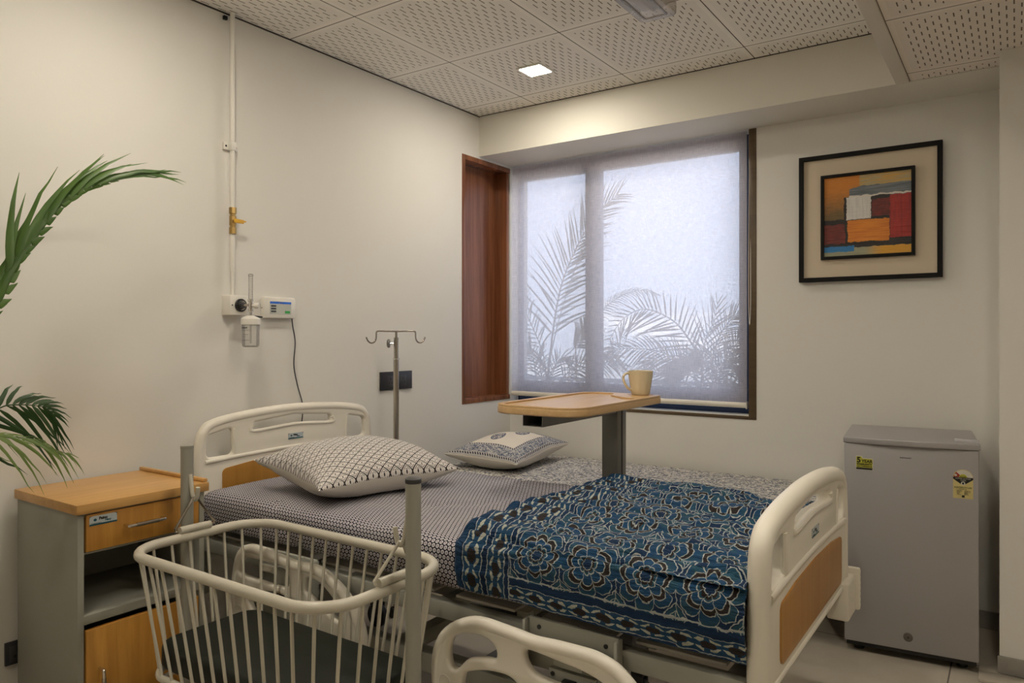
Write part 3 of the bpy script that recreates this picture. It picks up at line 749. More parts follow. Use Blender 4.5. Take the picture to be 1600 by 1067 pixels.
# indoor palm at the left edge: pot out of frame, fronds reaching in
ip = thing('potted_palm', 'indoor areca palm reaching in from the left edge beside the bedside cabinet', 'plant', (.36,-3.18,0))
lathe('pot', [(0,0),(.13,0),(.17,.30),(.18,.30),(.18,.34),(.16,.34),(.155,.30),(0,.30)], (.36,-3.18,0), M['ceramic'], ip, 28)
frond('frond', [(.36,-3.18,.30),(.36,-3.10,.85),(.35,-2.985,1.22),(.35,-2.91,1.36),(.35,-2.88,1.45),(.35,-2.83,1.53),(.35,-2.77,1.62),(.35,-2.71,1.68),(.35,-2.64,1.72),(.35,-2.56,1.757),(.35,-2.525,1.765)], M['leaf'], ip, n=25, L=.21, w=.021, ang=(26,6), nrm=(.95,-.3,.1), sides=(.15,1.0), droop=.50, jit=.22, start=.16, seed=21, rr=.005, curl=.75)
frond('frond', [(.36,-3.18,.30),(.40,-3.12,.75),(.42,-3.01,1.02),(.42,-2.94,1.07),(.42,-2.90,1.075),(.42,-2.86,1.07),(.42,-2.83,1.06),(.42,-2.81,1.04)], M['leafdark'], ip, n=14, L=.16, w=.011, ang=(75,20), nrm=(.95,-.3,.1), sides=(1.0,.7), droop=.45, jit=.3, start=.22, seed=22, rr=.003)
frond('frond', [(.36,-3.18,.30),(.46,-3.14,.75),(.50,-3.04,.99),(.50,-2.99,1.01),(.50,-2.95,1.0),(.50,-2.90,.99),(.50,-2.85,.96),(.50,-2.81,.94)], M['leaflight'], ip, n=12, L=.13, w=.010, ang=(42,14), nrm=(.6,-.3,.7), sides=(1.0,1.0), droop=.6, jit=.4, start=.22, seed=23, rr=.003)
frond('frond', [(.36,-3.18,.30),(.40,-3.10,.9),(.40,-3.03,1.3),(.40,-3.00,1.5),(.40,-2.97,1.65)], M['leafdark'], ip, n=12, L=.17, w=.020, ang=(24,8), nrm=(.95,-.3,.1), sides=(1.0,.9), droop=.02, jit=.2, start=.65, seed=24, rr=.004)
for q in range(3):
    a = .4+q*.8
    frond('frond', [(.36,-3.18,.30),(.36+.12*math.cos(a),-3.2-.1*math.sin(a),.8),(.36+.28*math.cos(a),-3.2-.35*math.sin(a),1.25),(.36+.34*math.cos(a),-3.25-.55*math.sin(a),1.3)], M['leaf'], ip, n=20, L=.22, w=.02, nrm=(0,0,1), droop=.4, start=.45, seed=70+q)
# ------------------------------------------------------------------ small shared pieces
def nameplate(parent, fn, w, h, name='nameplate'):
    """printed maker's plate: fn(u,v,w) with u right, v up, w outwards"""
    p = obj(name, plate_bm([[(0,0),(w,0),(w,h),(0,h)]], 0, .0012, fn), M['plate'], parent, 'small printed maker plate')
    obj('plate_stripe', plate_bm([[(0,0),(w,0),(w,h*.17),(0,h*.17)]], .0012, .0015, fn), M['teal'], p)
    k = h*.30
    for cx, cy, sx, sy in ((0,h,1,-1),(w,h,-1,-1)):
        obj('plate_corner', plate_bm([[(cx,cy),(cx+sx*k,cy),(cx+sx*k*.2,cy+sy*k*.2),(cx,cy+sy*k)][::(1 if sx*sy > 0 else -1)]], .0012, .0015, fn), M['black'], p)
    a = [(w*.20+h*.17*math.cos(t*PI/8), h*.58+h*.15*math.sin(t*PI/8)) for t in range(16)]
    obj('plate_logo', plate_bm([a], .0012, .0016, fn), M['teal'], p)
    text_obj('plate_text', 'Paino', h*.40, lambda u,v,q: fn(w*.34+u, h*.56+v, q+.0016), M['black'], p, bold=.0006)
    text_obj('plate_text', 'Navy', h*.30, lambda u,v,q: fn(w*.56+u, h*.32+v, q+.0016), M['teal'], p, bold=.0004)
    text_obj('plate_text', 'hospital furniture', h*.15, lambda u,v,q: fn(w*.06+u, h*.19+v, q+.0016), M['darkgrey'], p)
    return p
M['plate'] = plain('printed_plate', (.50,.56,.58), .35)
M['teal'] = plain('plate_teal', (.01,.09,.12), .4)

# ------------------------------------------------------------------ hospital bed
bed = thing('hospital_bed', 'adjustable hospital bed with cream moulded ends and wood inlays', 'bed', (1.13,-1.745,0))
BY0, BY1 = -2.185, -1.305; BC = (BY0+BY1)/2
def end_board(name, x0, x1, dz, zbot, tube_r, wx, label):
    fn = lambda u,v,w: (w,u,v)
    half = [(BY0,.80),(BY0+.006,.868),(BY0+.022,.915),(BY0+.072,.943),(-1.958,.963),(BC,.972)]
    top = half + [(2*BC-a, b) for a, b in half[::-1][1:]]
    top = [(a, b+dz) for a, b in top]
    sm = [(p.x, p.y) for p in smooth_path([(a,b,0) for a,b in top], 5)]
    out = [(BY1,zbot),]+[] 
    outer = [(BY0+.004,zbot)]+sm+[(BY1-.004,zbot)]
    outer = outer[::-1]
    hl = round_poly([(-2.150,.80+dz),(-2.028,.80+dz),(-2.034,.906+dz),(-2.146,.884+dz)], .022)
    hr = [(2*BC-p[0], p[1]) for p in hl][::-1]
    sl = round_poly([(-1.945,.882+dz),(BC,.894+dz),(2*BC+1.945,.882+dz),(2*BC+1.945,.914+dz),(BC,.931+dz),(-1.945,.914+dz)], .012)
    b = obj(name, plate_bm([outer, hl[::-1], sl[::-1], hr[::-1]], x0, x1, fn, .010), M['abs'], bed, label)
    cx = (x0+x1)/2
    arch = [(cx, BY0+.010, zbot+.03)]+[(cx, BC+(a-BC)*.977, c-.016) for a, c in sm]+[(cx, BY1-.010, zbot+.03)]
    tube('arch_rim', arch, tube_r, M['abs'], b, 16)
    face = x1
    rib = [(face-.003, BY0+.03, .785+dz),(face-.003,-1.98,.793+dz),(face-.003,BC,.797+dz),(face-.003,2*BC+1.98,.793+dz),(face-.003,BY1-.03,.785+dz)]
    tube('moulded_rib', smooth_path(rib, 5), .009, M['abs'], b, 10)
    tube('moulded_rib', [(face-.003,BY0+.03,zbot+.014),(face-.003,BY1-.03,zbot+.014)], .008, M['abs'], b, 10)
    for s in (1,-1):
        pts = [(-2.028,.80+dz+.005),(-2.030,.85+dz),(-2.034,.90+dz)]
        tube('moulded_rib', [(face-.004, (a if s > 0 else 2*BC-a), c) for a, c in pts], .008, M['abs'], b, 8)
    sp = [(-1.950,.905+dz),(-1.945,.880+dz),(BC,.890+dz),(2*BC+1.945,.880+dz),(2*BC+1.950,.905+dz)]
    tube('slot_lip', smooth_path([(face-.003,a,c) for a,c in sp], 4), .0075, M['abs'], b, 8)
    wd_ = round_poly([(-2.085,zbot+.040),(2*BC+2.085,zbot+.040),(2*BC+2.085,.752+dz),(2*BC+1.95,.766+dz),(BC,.772+dz),(-1.95,.766+dz),(-2.085,.752+dz)], [.02,.02,.02,0,0,0,.02])
    obj('wood_panel', plate_bm([wd_], wx, wx+.006, fn, .001), M['beechboard'], b, 'orange brown wood inlay panel')
    nameplate(b, lambda u,v,w: (x1+.0005+w, BC-.033+u, .829+dz+v), .076, .024)
    return b
end_board('headboard', .082, .112, 0.0, .44, .019, .111, 'cream moulded headboard against the wall')
end_board('footboard', 2.128, 2.168, -.090, .485, .025, 2.166, 'cream moulded footboard nearest the fridge')
for yy in (BY0+.03, BY1-.03):                              # corner castings and bumpers
    for xx, nm in ((.10,'head'),):
        box('corner_post', (xx-.018,yy-.02,.30),(xx+.018,yy+.02,.50), M['greymetal'], bed, .004)
for yy, s in ((BY1,1),(BY0,-1)):
    zb = .402 if s > 0 else .355
    bm = bmesh.new(); a, b_ = sorted((yy-s*.085, yy+s*.036)); add_box(bm, (2.125,a,zb),(2.188,b_,zb+.115), .008, 3)
    a, b_ = sorted((yy+s*.030, yy+s*.046)); add_box(bm, (2.120,a,zb+.004),(2.200,b_,zb+.135), .006, 3)
    for k in range(7): add_tube(bm, [(2.125,yy+s*.044,zb+.018+k*.017),(2.199,yy+s*.044,zb+.018+k*.017)], .0065, 8)
    obj('corner_bumper', bm, M['abs'], bed)
bm = bmesh.new()
for yy in (-2.17,-1.32): add_box(bm, (.13,yy-.018,.472),(2.125,yy+.018,.518), .003)
for xx in (.16,.70,1.26,1.56,2.09): add_box(bm, (xx-.02,-2.155,.474),(xx+.02,-1.335,.512), .002)
obj('bed_frame', bm, M['greymetal'], bed)
for x0, x1 in ((.18,.66),(.74,1.22),(1.30,1.50),(1.585,1.80),(1.85,2.07)):
    bm = bmesh.new(); add_box(bm, (x0,-2.148,.522),(x1,-1.36,.530), .002)
    obj('deck_panel', bm, M['white'], bed)
bm = bmesh.new()
for yy in (-2.02,-1.47): add_box(bm, (.25,yy-.025,.22),(1.62,yy+.025,.28), .003)
for xx in (.35,.95,1.55): add_box(bm, (xx-.025,-2.0,.225),(xx+.025,-1.49,.275), .003)
for xx in (.45,1.45):
    for yy in (-2.02,-1.47): add_box(bm, (xx-.02,yy-.015,.27),(xx+.02,yy+.015,.48), .003)
obj('under_frame', bm, M['greymetal'], bed)
for xx in (.32,1.55):
    for yy in (-2.02,-1.47):
        bm = bmesh.new(); add_lathe(bm, [(0,-.016),(.045,-.016),(.05,-.010),(.05,.010),(.045,.016),(0,.016)], (xx,yy,.0505), 24, 'Y')
        add_box(bm, (xx-.02,yy-.026,.05),(xx+.02,yy-.019,.12), .002); add_box(bm, (xx-.02,yy+.019,.05),(xx+.02,yy+.026,.12), .002); add_box(bm, (xx-.022,yy-.026,.115),(xx+.022,yy+.026,.222), .003)
        obj('castor', bm, M['darkgrey'], bed)
bm = bmesh.new(); add_cyl(bm, (.85,-1.75,.30),(1.55,-1.75,.34), .022, 14); add_box(bm, (1.45,-1.80,.29),(1.68,-1.70,.39), .012)
obj('lift_actuator', bm, M['darkgrey'], bed)
def side_rail(outer, holes, bx, label):
    fn = lambda u,v,w: (u,-w,v)
    o = smooth_path([(a,b,0) for a,b in outer], 5); ol = [(p.x,p.y) for p in o]; ol = ol[::-1]
    H_ = [[(p.x,p.y) for p in smooth_path([(a,b,0) for a,b in h], 5, True)] for h in holes]
    r = obj('side_rail', plate_bm([ol]+H_, 2.224, 2.252, fn, .011), M['abs'], bed, label)
    n = len(o); cen = Vector((sum(p.x for p in o)/n, sum(p.y for p in o)/n, 0)); path = []
    for p in o[2:-2]:
        q = p+(cen-p).normalized()*.013; path.append((q.x,-2.238,q.y))
    tube('rail_tube', path, .0175, M['abs'], r, 14)
    lathe('logo_disc', [(.020,.0),(.022,.0),(.022,.0015),(.020,.0015),(.020,0)], (outer[1][0]+.045,-2.2535,.335), M['whiteplastic'], r, 28, 'Y')
    bm = bmesh.new()                                         # folding bracket between rail and frame
    add_box(bm, (bx,-2.203,.425),(bx+.255,-2.189,.548), .003); add_box(bm, (bx-.004,-2.222,.43),(bx+.004,-2.189,.545), .002); add_box(bm, (bx+.251,-2.222,.43),(bx+.259,-2.189,.545), .002)
    add_box(bm, (bx+.09,-2.226,.452),(bx+.17,-2.203,.505), .003); add_box(bm, (bx+.07,-2.215,.29),(bx+.20,-2.200,.44), .003)
    mb = obj('rail_bracket', bm, M['greymetal'], bed)
    bm = bmesh.new(); add_cyl(bm, (bx+.012,-2.214,.488),(bx+.070,-2.214,.488), .012, 14); add_cyl(bm, (bx+.185,-2.214,.470),(bx+.248,-2.214,.470), .012, 14)
    obj('hinge_barrel', bm, M['white'], mb)
    for xx, zz in ((.035,.528),(.222,.523),(.082,.428),(.19,.428),(.245,.49)):
        lathe('bolt', [(0,-.0025),(.0055,-.0025),(.0055,.001),(0,.001)], (bx+xx,(-2.2035 if zz > .45 and xx < .24 else -2.2235 if xx > .24 else -2.2155),zz), M['black'], mb, 10, 'Y')
    tube('hinge_spindle', [(bx+.04,-2.204,.475),(bx+.22,-2.204,.475)], .005, M['steel'], mb, 8)
    box('release_catch', (bx+.115,-2.232,.392),(bx+.150,-2.214,.425), M['black'], mb, .003)
    for xx in (.09,.16): box('rail_arm', (bx+xx,-2.244,.30),(bx+xx+.03,-2.205,.33), M['greymetal'], bed, .003)
side_rail([(.418,.27),(.408,.40),(.432,.515),(.492,.553),(.60,.552),(.74,.545),(.846,.541),(.912,.514),(.975,.472),(1.028,.395),(1.045,.27)],
          [[(.456,.462),(.462,.505),(.50,.521),(.60,.522),(.675,.520),(.704,.498),(.700,.465),(.66,.456),(.54,.456)],
           [(.782,.480),(.795,.508),(.846,.504),(.905,.470),(.945,.425),(.93,.405),(.86,.430),(.80,.455)],
           [(.50,.40),(.58,.425),(.68,.43),(.74,.40),(.70,.34),(.54,.34)]], .520, 'lowered cream side rail seen through the cradle bars')
side_rail([(1.305,.25),(1.300,.39),(1.338,.466),(1.425,.514),(1.523,.517),(1.64,.515),(1.745,.512),(1.813,.507),(1.871,.481),(1.925,.41),(1.945,.25)],
          [[(1.362,.385),(1.358,.43),(1.378,.468),(1.425,.482),(1.475,.484),(1.509,.465),(1.508,.436),(1.47,.430),(1.42,.414),(1.385,.380)],
           [(1.598,.462),(1.604,.482),(1.640,.482),(1.70,.476),(1.77,.468),(1.822,.45),(1.83,.42),(1.76,.418),(1.667,.423),(1.62,.433)],
           [(1.405,.365),(1.44,.388),(1.50,.402),(1.56,.400),(1.59,.365),(1.58,.30),(1.42,.30)]], 1.578, 'lowered cream side rail nearest the camera')

# ------------------------------------------------------------------ bedding
def profile(pts, sub=8):
    P = smooth_path([(a,b,0) for a,b in pts], sub); S = [0]
    for a, b in zip(P, P[1:]): S.append(S[-1]+(b-a).length)
    def at_(f):
        s = f*S[-1]
        i = 0
        lo, hi = 0, len(S)-1
        while hi-lo > 1:
            m = (lo+hi)//2
            if S[m] <= s: lo = m
            else: hi = m
        t = (s-S[lo])/max(1e-9, S[hi]-S[lo]); p = P[lo].lerp(P[hi], t); tn = (P[hi]-P[lo]).normalized()
        return p.x, p.y, -tn.y, tn.x, s
    return at_, S[-1]
sp_at, sp_len = profile([(-2.178,.562),(-2.190,.580),(-2.192,.635),(-2.185,.672),(-2.155,.688),(-2.08,.690),(-1.75,.692),(-1.42,.690),(-1.335,.688),(-1.303,.672),(-1.293,.635),(-1.293,.575),(-1.300,.545)])
SX0, SX1 = .128, 2.112
def sheet_fn(a, b):
    x = SX0+(SX1-SX0)*a; y, z, ny, nz, s = sp_at(b)
    e = min(a, 1-a)*(SX1-SX0); r = .03
    inset = r-math.sqrt(max(0, r*r-(r-e)**2)) if e < r else 0
    d = .0045*noise.noise((x*3.1, s*7, 1.3))+.0022*noise.noise((x*9, s*5, 4.1))
    cr = abs(noise.noise((x*2.2+s*1.4, s*1.1-x*.6, 7.7)))
    d += -.006*max(0, 1-cr*14) if .5 < x < 1.5 else 0
    d -= inset*(1 if nz > .2 else .7)
    return (x, y+ny*d, z+nz*d)
tag(grid_obj('bedsheet', 150, 110, sheet_fn, M['sheet'], None, lambda a,b: ((SX1-SX0)*a, sp_len*b), cap=True),
    'black and white printed sheet over the bed mattress, pillow end bare', 'bedsheet')
qp_at, qp_len = profile([(-2.225,.568),(-2.232,.61),(-2.233,.670),(-2.223,.716),(-2.190,.741),(-2.10,.748),(-1.75,.752),(-1.40,.746),(-1.305,.730),(-1.262,.690),(-1.255,.62)])
QX0, QX1 = 1.335, 2.130
def quilt_fn(a, b):
    x = QX0+(QX1-QX0)*a; y, z, ny, nz, s = qp_at(b)
    u = (QX1-QX0)*a
    f = noise.noise((x*3.2, s*17, 2.2)); g = noise.noise((x*8+3, s*34, 5.2)); q = noise.noise((x*1.7, s*5, 9.1))
    top = max(0, min(1, (nz-.2)*2))
    d = (.020*f+.014*g)*(.25+.75*top)+.010*q - .012*max(0, 1-abs(f)*6)*top
    if u < .05: d -= .040*(1-u/.05)**2.2
    d += .008*math.exp(-((u-.07)/.05)**2)
    e = (QX1-QX0)-u
    dz = 0
    if b < .13: dz = -(.030*a-.022)*(1-b/.13)+.005*noise.noise((x*8,1,1))*(1-b/.13)
    xx = x+.010*noise.noise((s*4, 3, u*2))*(1 if u < .2 else 0)
    if nz < .6: y += .022*a*a*(1 if y < -1.7 else 0)
    return (xx, y+ny*d, z+nz*d+dz)
tag(grid_obj('quilt', 200, 230, quilt_fn, M['quilt'], None, lambda a,b: ((QX1-QX0)*a, qp_len*b)),
    'dark blue block printed quilt folded over the foot of the bed', 'quilt')

def pillow(name, c, ha, hb, up, dn, rot, zmin, mats, uvfn, tilt=(0,0), pinch=.10, n=44, pw=.5):
    """stuffed pillow: seam outline with pulled-in sides, two covers"""
    wq = lambda a: math.sin(a*PI/2)*.55+a*.45
    R_ = Matrix.Rotation(rot, 3, 'Z'); bm = bmesh.new(); uvl = bm.loops.layers.uv.new('UVMap'); Vs = {}
    def pos(s, t, k):
        x = ha*s*(1-pinch*(1-t*t)**1.0*abs(s)**2); y = hb*t*(1-pinch*(1-s*s)**1.0*abs(t)**2)
        bulge = max(0, (1-s*s)*(1-t*t))**pw
        z = (up if k == 0 else -dn)*bulge
        z += .006*noise.noise((x*9, y*9, 3+k))*bulge**.4 + .010*noise.noise((x*6, y*5, c[0]*7))*(1-bulge)
        e = max(abs(s), abs(t)); z += -.006*abs(noise.noise((s*6+2, t*6, 5+k)))*(e**4)
        v = R_ @ Vector((x, y, 0)); q = Vector(c)+v+Vector((0,0,z+tilt[0]*s+tilt[1]*t))
        q.z = max(q.z, zmin+.002*k)
        return q
    for k in (0,1):
        for i in range(n+1):
            for j in range(n+1):
                if k == 1 and (i in (0,n) or j in (0,n)): Vs[k,i,j] = Vs[0,i,j]; continue
                a, b = i/n*2-1, j/n*2-1
                a = math.sin(a*PI/2)*.55+a*.45; b = math.sin(b*PI/2)*.55+b*.45
                Vs[k,i,j] = bm.verts.new(pos(a, b, k))
    for k in (0,1):
        for i in range(n):
            for j in range(n):
                q = [(i,j),(i+1,j),(i+1,j+1),(i,j+1)]
                if k: q = q[::-1]
                f = bm.faces.new([Vs[k,a,b] for a,b in q]); f.material_index = k
                for l, (a,b) in zip(f.loops, q): l[uvl].uv = uvfn(wq(a/n*2-1), wq(b/n*2-1))
    return obj(name, bm, mats, None, ang=75, recalc=False)
p1 = pillow('pillow', (.575,-1.825,.778), .235, .30, .095, .10, math.radians(-11), .6985, [M['pillow'], M['pillowback']], lambda s,t: (s*.22, t*.29), tilt=(-.022,.0), pinch=.13)
tag(p1, 'plump white pillow with black diamond print at the head of the bed', 'pillow')
p2 = pillow('cushion', (.305,-.450,.640), .225, .30, .075, .09, math.radians(4), .560, [M['cushion'], M['pillowback']], lambda s,t: (s,t), tilt=(-.006,.018))
tag(p2, 'cream cushion with blue printed border on the couch in the corner', 'cushion')

# ------------------------------------------------------------------ couch under the window
co = thing('attendant_couch', 'low grey box couch between the bed and the window wall', 'couch', (1.0,-.49,0))
box('couch_base', (.03,-.775,.05),(1.55,-.035,.36), M['cabmetal'], co, .006); box('couch_deck', (.03,-.775,.335),(1.99,-.035,.362), M['cabmetal'], co, .004); box('plinth', (.06,-.74,0),(1.52,-.05,.052), M['darkgrey'], co, .003)
fp_at, fp_len = profile([(-.778,.362),(-.785,.40),(-.785,.50),(-.772,.542),(-.735,.556),(-.5,.558),(-.07,.555),(-.035,.545),(-.024,.50),(-.024,.40),(-.026,.362)])
def floral_fn(a, b):
    x = .028+1.965*a; y, z, ny, nz, s = fp_at(b); d = .004*noise.noise((x*4, s*6, 8.8))
    e = min(a,1-a)*1.965
    if e < .03: d -= .03-math.sqrt(max(0,.0009-(.03-e)**2))
    return (x, y+ny*d*(0.3 if ny > .5 else 1), z+nz*d)
tag(grid_obj('floral_sheet', 120, 70, floral_fn, M['floral'], None, lambda a,b: (1.965*a, fp_len*b), cap=True),
    'white sheet with blue grey leaf print covering the couch along the window wall', 'bedsheet')

# ------------------------------------------------------------------ overbed table and mug
tb = thing('overbed_table', 'overbed table with beech tray top on a grey column', 'table', (1.14,-.84,0))
TX0, TX1, TY0, TY1, TZ = .950, 1.335, -1.515, -.750, 1.0
ident = lambda u,v,w: (u,v,w)
to = round_poly([(TX0,TY0),(TX1,TY0),(TX1,TY1),(TX0,TY1)], [.085,.10,.045,.09], 10)
top = obj('tabletop', plate_bm([to], TZ-.034, TZ-.006, ident, .006), M['beechtable'], tb)
hole = round_poly([(TX0+.022,TY0+.024),(TX1-.022,TY0+.024),(TX1-.022,-.985),(1.235,-.960),(1.135,-.870),(1.115,TY1-.030),(TX0+.022,TY1-.030)], [.07,.085,.03,.05,.05,.035,.075], 8)
obj('raised_rim', plate_bm([round_poly([(TX0+.001,TY0+.001),(TX1-.001,TY0+.001),(TX1-.001,TY1-.001),(TX0+.001,TY1-.001)], [.085,.10,.045,.09], 10), hole[::-1]], TZ-.008, TZ+.001, ident, .002), M['beechtable'], top)
lathe('cup_ring', [(.050,.0),(.056,.0),(.056,.0012),(.050,.0012),(.050,0)], (1.248,-.803,TZ+.001), M['beechtop'], top, 32)
bm = bmesh.new()
ax0, ax1, az0, az1, ay0, ay1 = 1.085, 1.172, TZ-.077, TZ-.035, -1.485, -.80
add_box(bm, (ax0,ay0,az0),(ax1,ay1,az0+.003)); add_box(bm, (ax0,ay0,az0),(ax0+.003,ay1,az1)); add_box(bm, (ax1-.003,ay0,az0),(ax1,ay1,az1)); add_box(bm, (ax0,ay0,az1-.003),(ax1,ay1,az1))
obj('support_arm', bm, M['column'], tb)
box('column', (1.100,-.884,.075),(1.177,-.795,TZ-.034), M['column'], tb, .006)
bm = bmesh.new(); add_box(bm, (1.172,-.846,.09),(1.1795,-.834,TZ-.06), .001); obj('column_groove', bm, M['darkgrey'], tb)
bm = bmesh.new()
for xx in (1.0,1.28): add_box(bm, (xx-.02,-1.62,.05),(xx+.02,-.935,.075), .003)
add_box(bm, (.98,-.945,.05),(1.30,-.925,.075), .003); add_box(bm, (1.11,-.95,.05),(1.165,-.86,.10), .003)
obj('base_frame', bm, M['column'], tb)
for xx in (1.0,1.28):
    for yy in (-1.6,-.945): lathe('castor', [(0,-.01),(.02,-.01),(.025,-.006),(.025,.006),(.02,.01),(0,.01)], (xx,yy,.0255), M['darkgrey'], tb, 18, 'X')
mg = thing('mug', 'cream ceramic mug standing at the end of the overbed table', 'mug', (1.248,-.803,TZ+.0015))
MZ = TZ+.0015
lathe('mug_body', [(0,0),(.036,0),(.040,.004),(.0445,.030),(.0515,.075),(.0545,.103),(.0535,.1045),(.0515,.103),(.0485,.075),(.0415,.030),(.036,.010),(0,.008)], (1.248,-.803,MZ), M['ceramic'], mg, 40)
hd = Vector((-.62,-.78,0)).normalized(); hb_ = Vector((1.248,-.803,MZ))
hp = [hb_+hd*a+Vector((0,0,b)) for a,b in ((.050,.092),(.066,.094),(.080,.084),(.081,.066),(.072,.045),(.058,.028),(.041,.020))]
bm = bmesh.new(); add_tube(bm, smooth_path(hp, 5), .0055, 10); obj('mug_handle', bm, M['ceramic'], mg)

# ------------------------------------------------------------------ bedside cabinet
cb = thing('bedside_cabinet', 'grey steel bedside cabinet with wood top, drawer and lower door', 'cabinet', (.225,-2.55,0))
CX0, CX1, CY0, CY1, CT = .035, .418, -2.752, -2.352, .781
bm = bmesh.new()
add_box(bm, (CX0,CY0+.004,.06),(CX1,CY0+.022,CT-.028), .002); add_box(bm, (CX0,CY1-.022,.06),(CX1,CY1-.004,CT-.028), .002); add_box(bm, (CX0,CY0+.02,.06),(CX0+.012,CY1-.02,CT-.028))
for z0, z1 in ((.06,.078),(.435,.460),(.634,.640),(CT-.040,CT-.028)): add_box(bm, (CX0+.01,CY0+.02,z0),(CX1-(.0 if z0 == .435 else .004),CY1-.02,z1), .001)
obj('cabinet_body', bm, M['cabmetal'], cb)
ct_ = box('cabinet_top', (CX0-.004,CY0-.004,CT-.028),(CX1+.012,CY1+.006,CT), M['beechtop'], cb, .002, 'beech wood top')
box('top_edge_lip', (CX0-.004,CY1-.010,CT),(CX1+.004,CY1+.006,CT+.012), M['beechtop'], ct_, .003)
dr = box('drawer', (CX1-.014,CY0+.026,.642),(CX1+.004,CY1-.026,CT-.034), M['beech'], cb, .0015, 'wood drawer front')
def bar_handle(parent, p0, p1, out=.026):
    p0, p1 = Vector(p0), Vector(p1); o = Vector((out,0,0)); d = (p1-p0).normalized()
    h = tube('handle', smooth_path([p0, p0+o*.8, p0+o+d*.012, p1+o-d*.012, p1+o*.8, p1], 5), .0048, M['chrome'], parent, 10)
    tube('handle_grip', [p0+o+d*.022, p1+o-d*.022], .0062, M['steel'], h, 12); return h
bar_handle(dr, (CX1+.004,-2.617,.697),(CX1+.004,-2.505,.697))
nameplate(dr, lambda u,v,w: (CX1+.0035+w, CY0+.034+u, .714+v), .078, .027)
dm = box('door', (CX1-.014,CY0+.026,.082),(CX1+.004,CY1-.026,.418), M['beech'], cb, .003, 'wood cabinet door')
bar_handle(dm, (CX1+.004,-2.690,.195),(CX1+.004,-2.690,.300))
for xx in (CX0+.04,CX1-.04):
    for yy in (CY0+.04,CY1-.04): lathe('castor', [(0,-.010),(.02,-.010),(.024,-.006),(.024,.006),(.02,.010),(0,.010)], (xx,yy,.0245), M['darkgrey'], cb, 18, 'Y')
    
# ------------------------------------------------------------------ baby cradle
cr_ = thing('baby_cradle', 'cream tubular steel baby cradle slung between two posts', 'cradle', (.97,-2.47,0))
RX0, RX1, RY0, RY1, RZ, BZ = .548, 1.368, -2.690, -2.250, .655, .318
def rim_path(ins, z, r): return [Vector((p.x,p.y,z)) for p in round_poly([(RX0+ins,RY0+ins),(RX1-ins,RY0+ins),(RX1-ins,RY1-ins),(RX0+ins,RY1-ins)], r, 10)]
def even(path, n):
    L_ = [0]; P = path+[path[0]]
    for a, b in zip(P, P[1:]): L_.append(L_[-1]+(b-a).length)
    out = []
    for k in range(n):
        s = (k+.5)/n*L_[-1]; i = max(j for j in range(len(P)) if L_[j] <= s); i = min(i, len(P)-2)
        out.append(P[i].lerp(P[i+1], (s-L_[i])/(L_[i+1]-L_[i])))
    return out
tr_ = rim_path(0, RZ, .115); br_ = rim_path(.045, BZ, .085)
def dens(p): 
    q = []
    for a, b in zip(p, p[1:]+[p[0]]):
        m = max(1, int((b-a).length/.05)); q += [a.lerp(b, k/m) for k in range(m)]
    return q
tube('top_rim', dens(tr_), .0140, M['cradle'], cr_, 14, True)
tube('bottom_rim', dens(br_), .0105, M['cradle'], cr_, 12, True)
for a, b in zip(even(tr_, 40), even(br_, 40)):
    bm = bmesh.new(); add_tube(bm, [a-Vector((0,0,.006)), b], .0044, 8); obj('bar', bm, M['cradle'], cr_)
bm = bmesh.new()
for k in range(5): x = .66+k*.15; add_tube(bm, [(x,RY0+.045,BZ),(x,RY1-.045,BZ)], .006, 8)
obj('bottom_support', bm, M['cradle'], cr_)
for px, s in ((.505,1),(1.432,-1)):
    po = tube('post', [(px,-2.470,.06),(px,-2.470,.918)], .0185, M['post'], cr_, 24)
    lathe('post_cap', [(0,.927),(.012,.926),(.019,.922),(.0195,.914),(.0185,.912)], (px,-2.470,0), M['darkgrey'] if s < 0 else M['post'], po, 24)
    hk = smooth_path([(px+s*.016,-2.470,.835),(px+s*.024,-2.470,.800),(px+s*.030,-2.470,.772),(px+s*.040,-2.470,.760),(px+s*.052,-2.470,.770),(px+s*.058,-2.470,.800)], 5)
    tube('hook', hk, .0062, M['cradle'], po, 10)
    rx = RX0 if s > 0 else RX1; ap = (px+s*.040,-2.470,.768)
    hg = tube('hanger_sleeve', [(rx,-2.520,RZ+.022),(rx,-2.420,RZ+.022)], .0115, M['cradle'], cr_, 14)
    tube('hanger_wire', [(rx,-2.530,RZ+.022),(rx,-2.534,RZ+.030),(ap[0],ap[1]-.005,ap[2]),(ap[0],ap[1]+.005,ap[2]),(rx,-2.406,RZ+.030),(rx,-2.410,RZ+.022)], .0042, M['steel'] if s > 0 else M['cradle'], hg, 8)
    tube('base_foot', smooth_path([(px,-2.70,.035),(px,-2.60,.062),(px,-2.47,.070),(px,-2.34,.062),(px,-2.24,.035)], 5), .016, M['cradle'], cr_, 12)
    for yy in (-2.70,-2.24): lathe('rubber_foot', [(0,0),(.018,0),(.020,.010),(.018,.05),(0,.05)], (px,yy,0), M['black'], cr_, 16)
tube('stretcher', [(.505,-2.470,.10),(1.432,-2.470,.10)], .013, M['cradle'], cr_, 12)
bm = bmesh.new(); mo_ = round_poly([(RX0+.056,RY0+.056),(RX1-.056,RY0+.056),(RX1-.056,RY1-.056),(RX0+.056,RY1-.056)], .06, 8)
bm.free(); bm = plate_bm([mo_], BZ+.012, BZ+.085, ident, .018)
tag(obj('cradle_mattress', bm, M['rexine']), 'black vinyl mattress pad lying in the baby cradle', 'mattress')

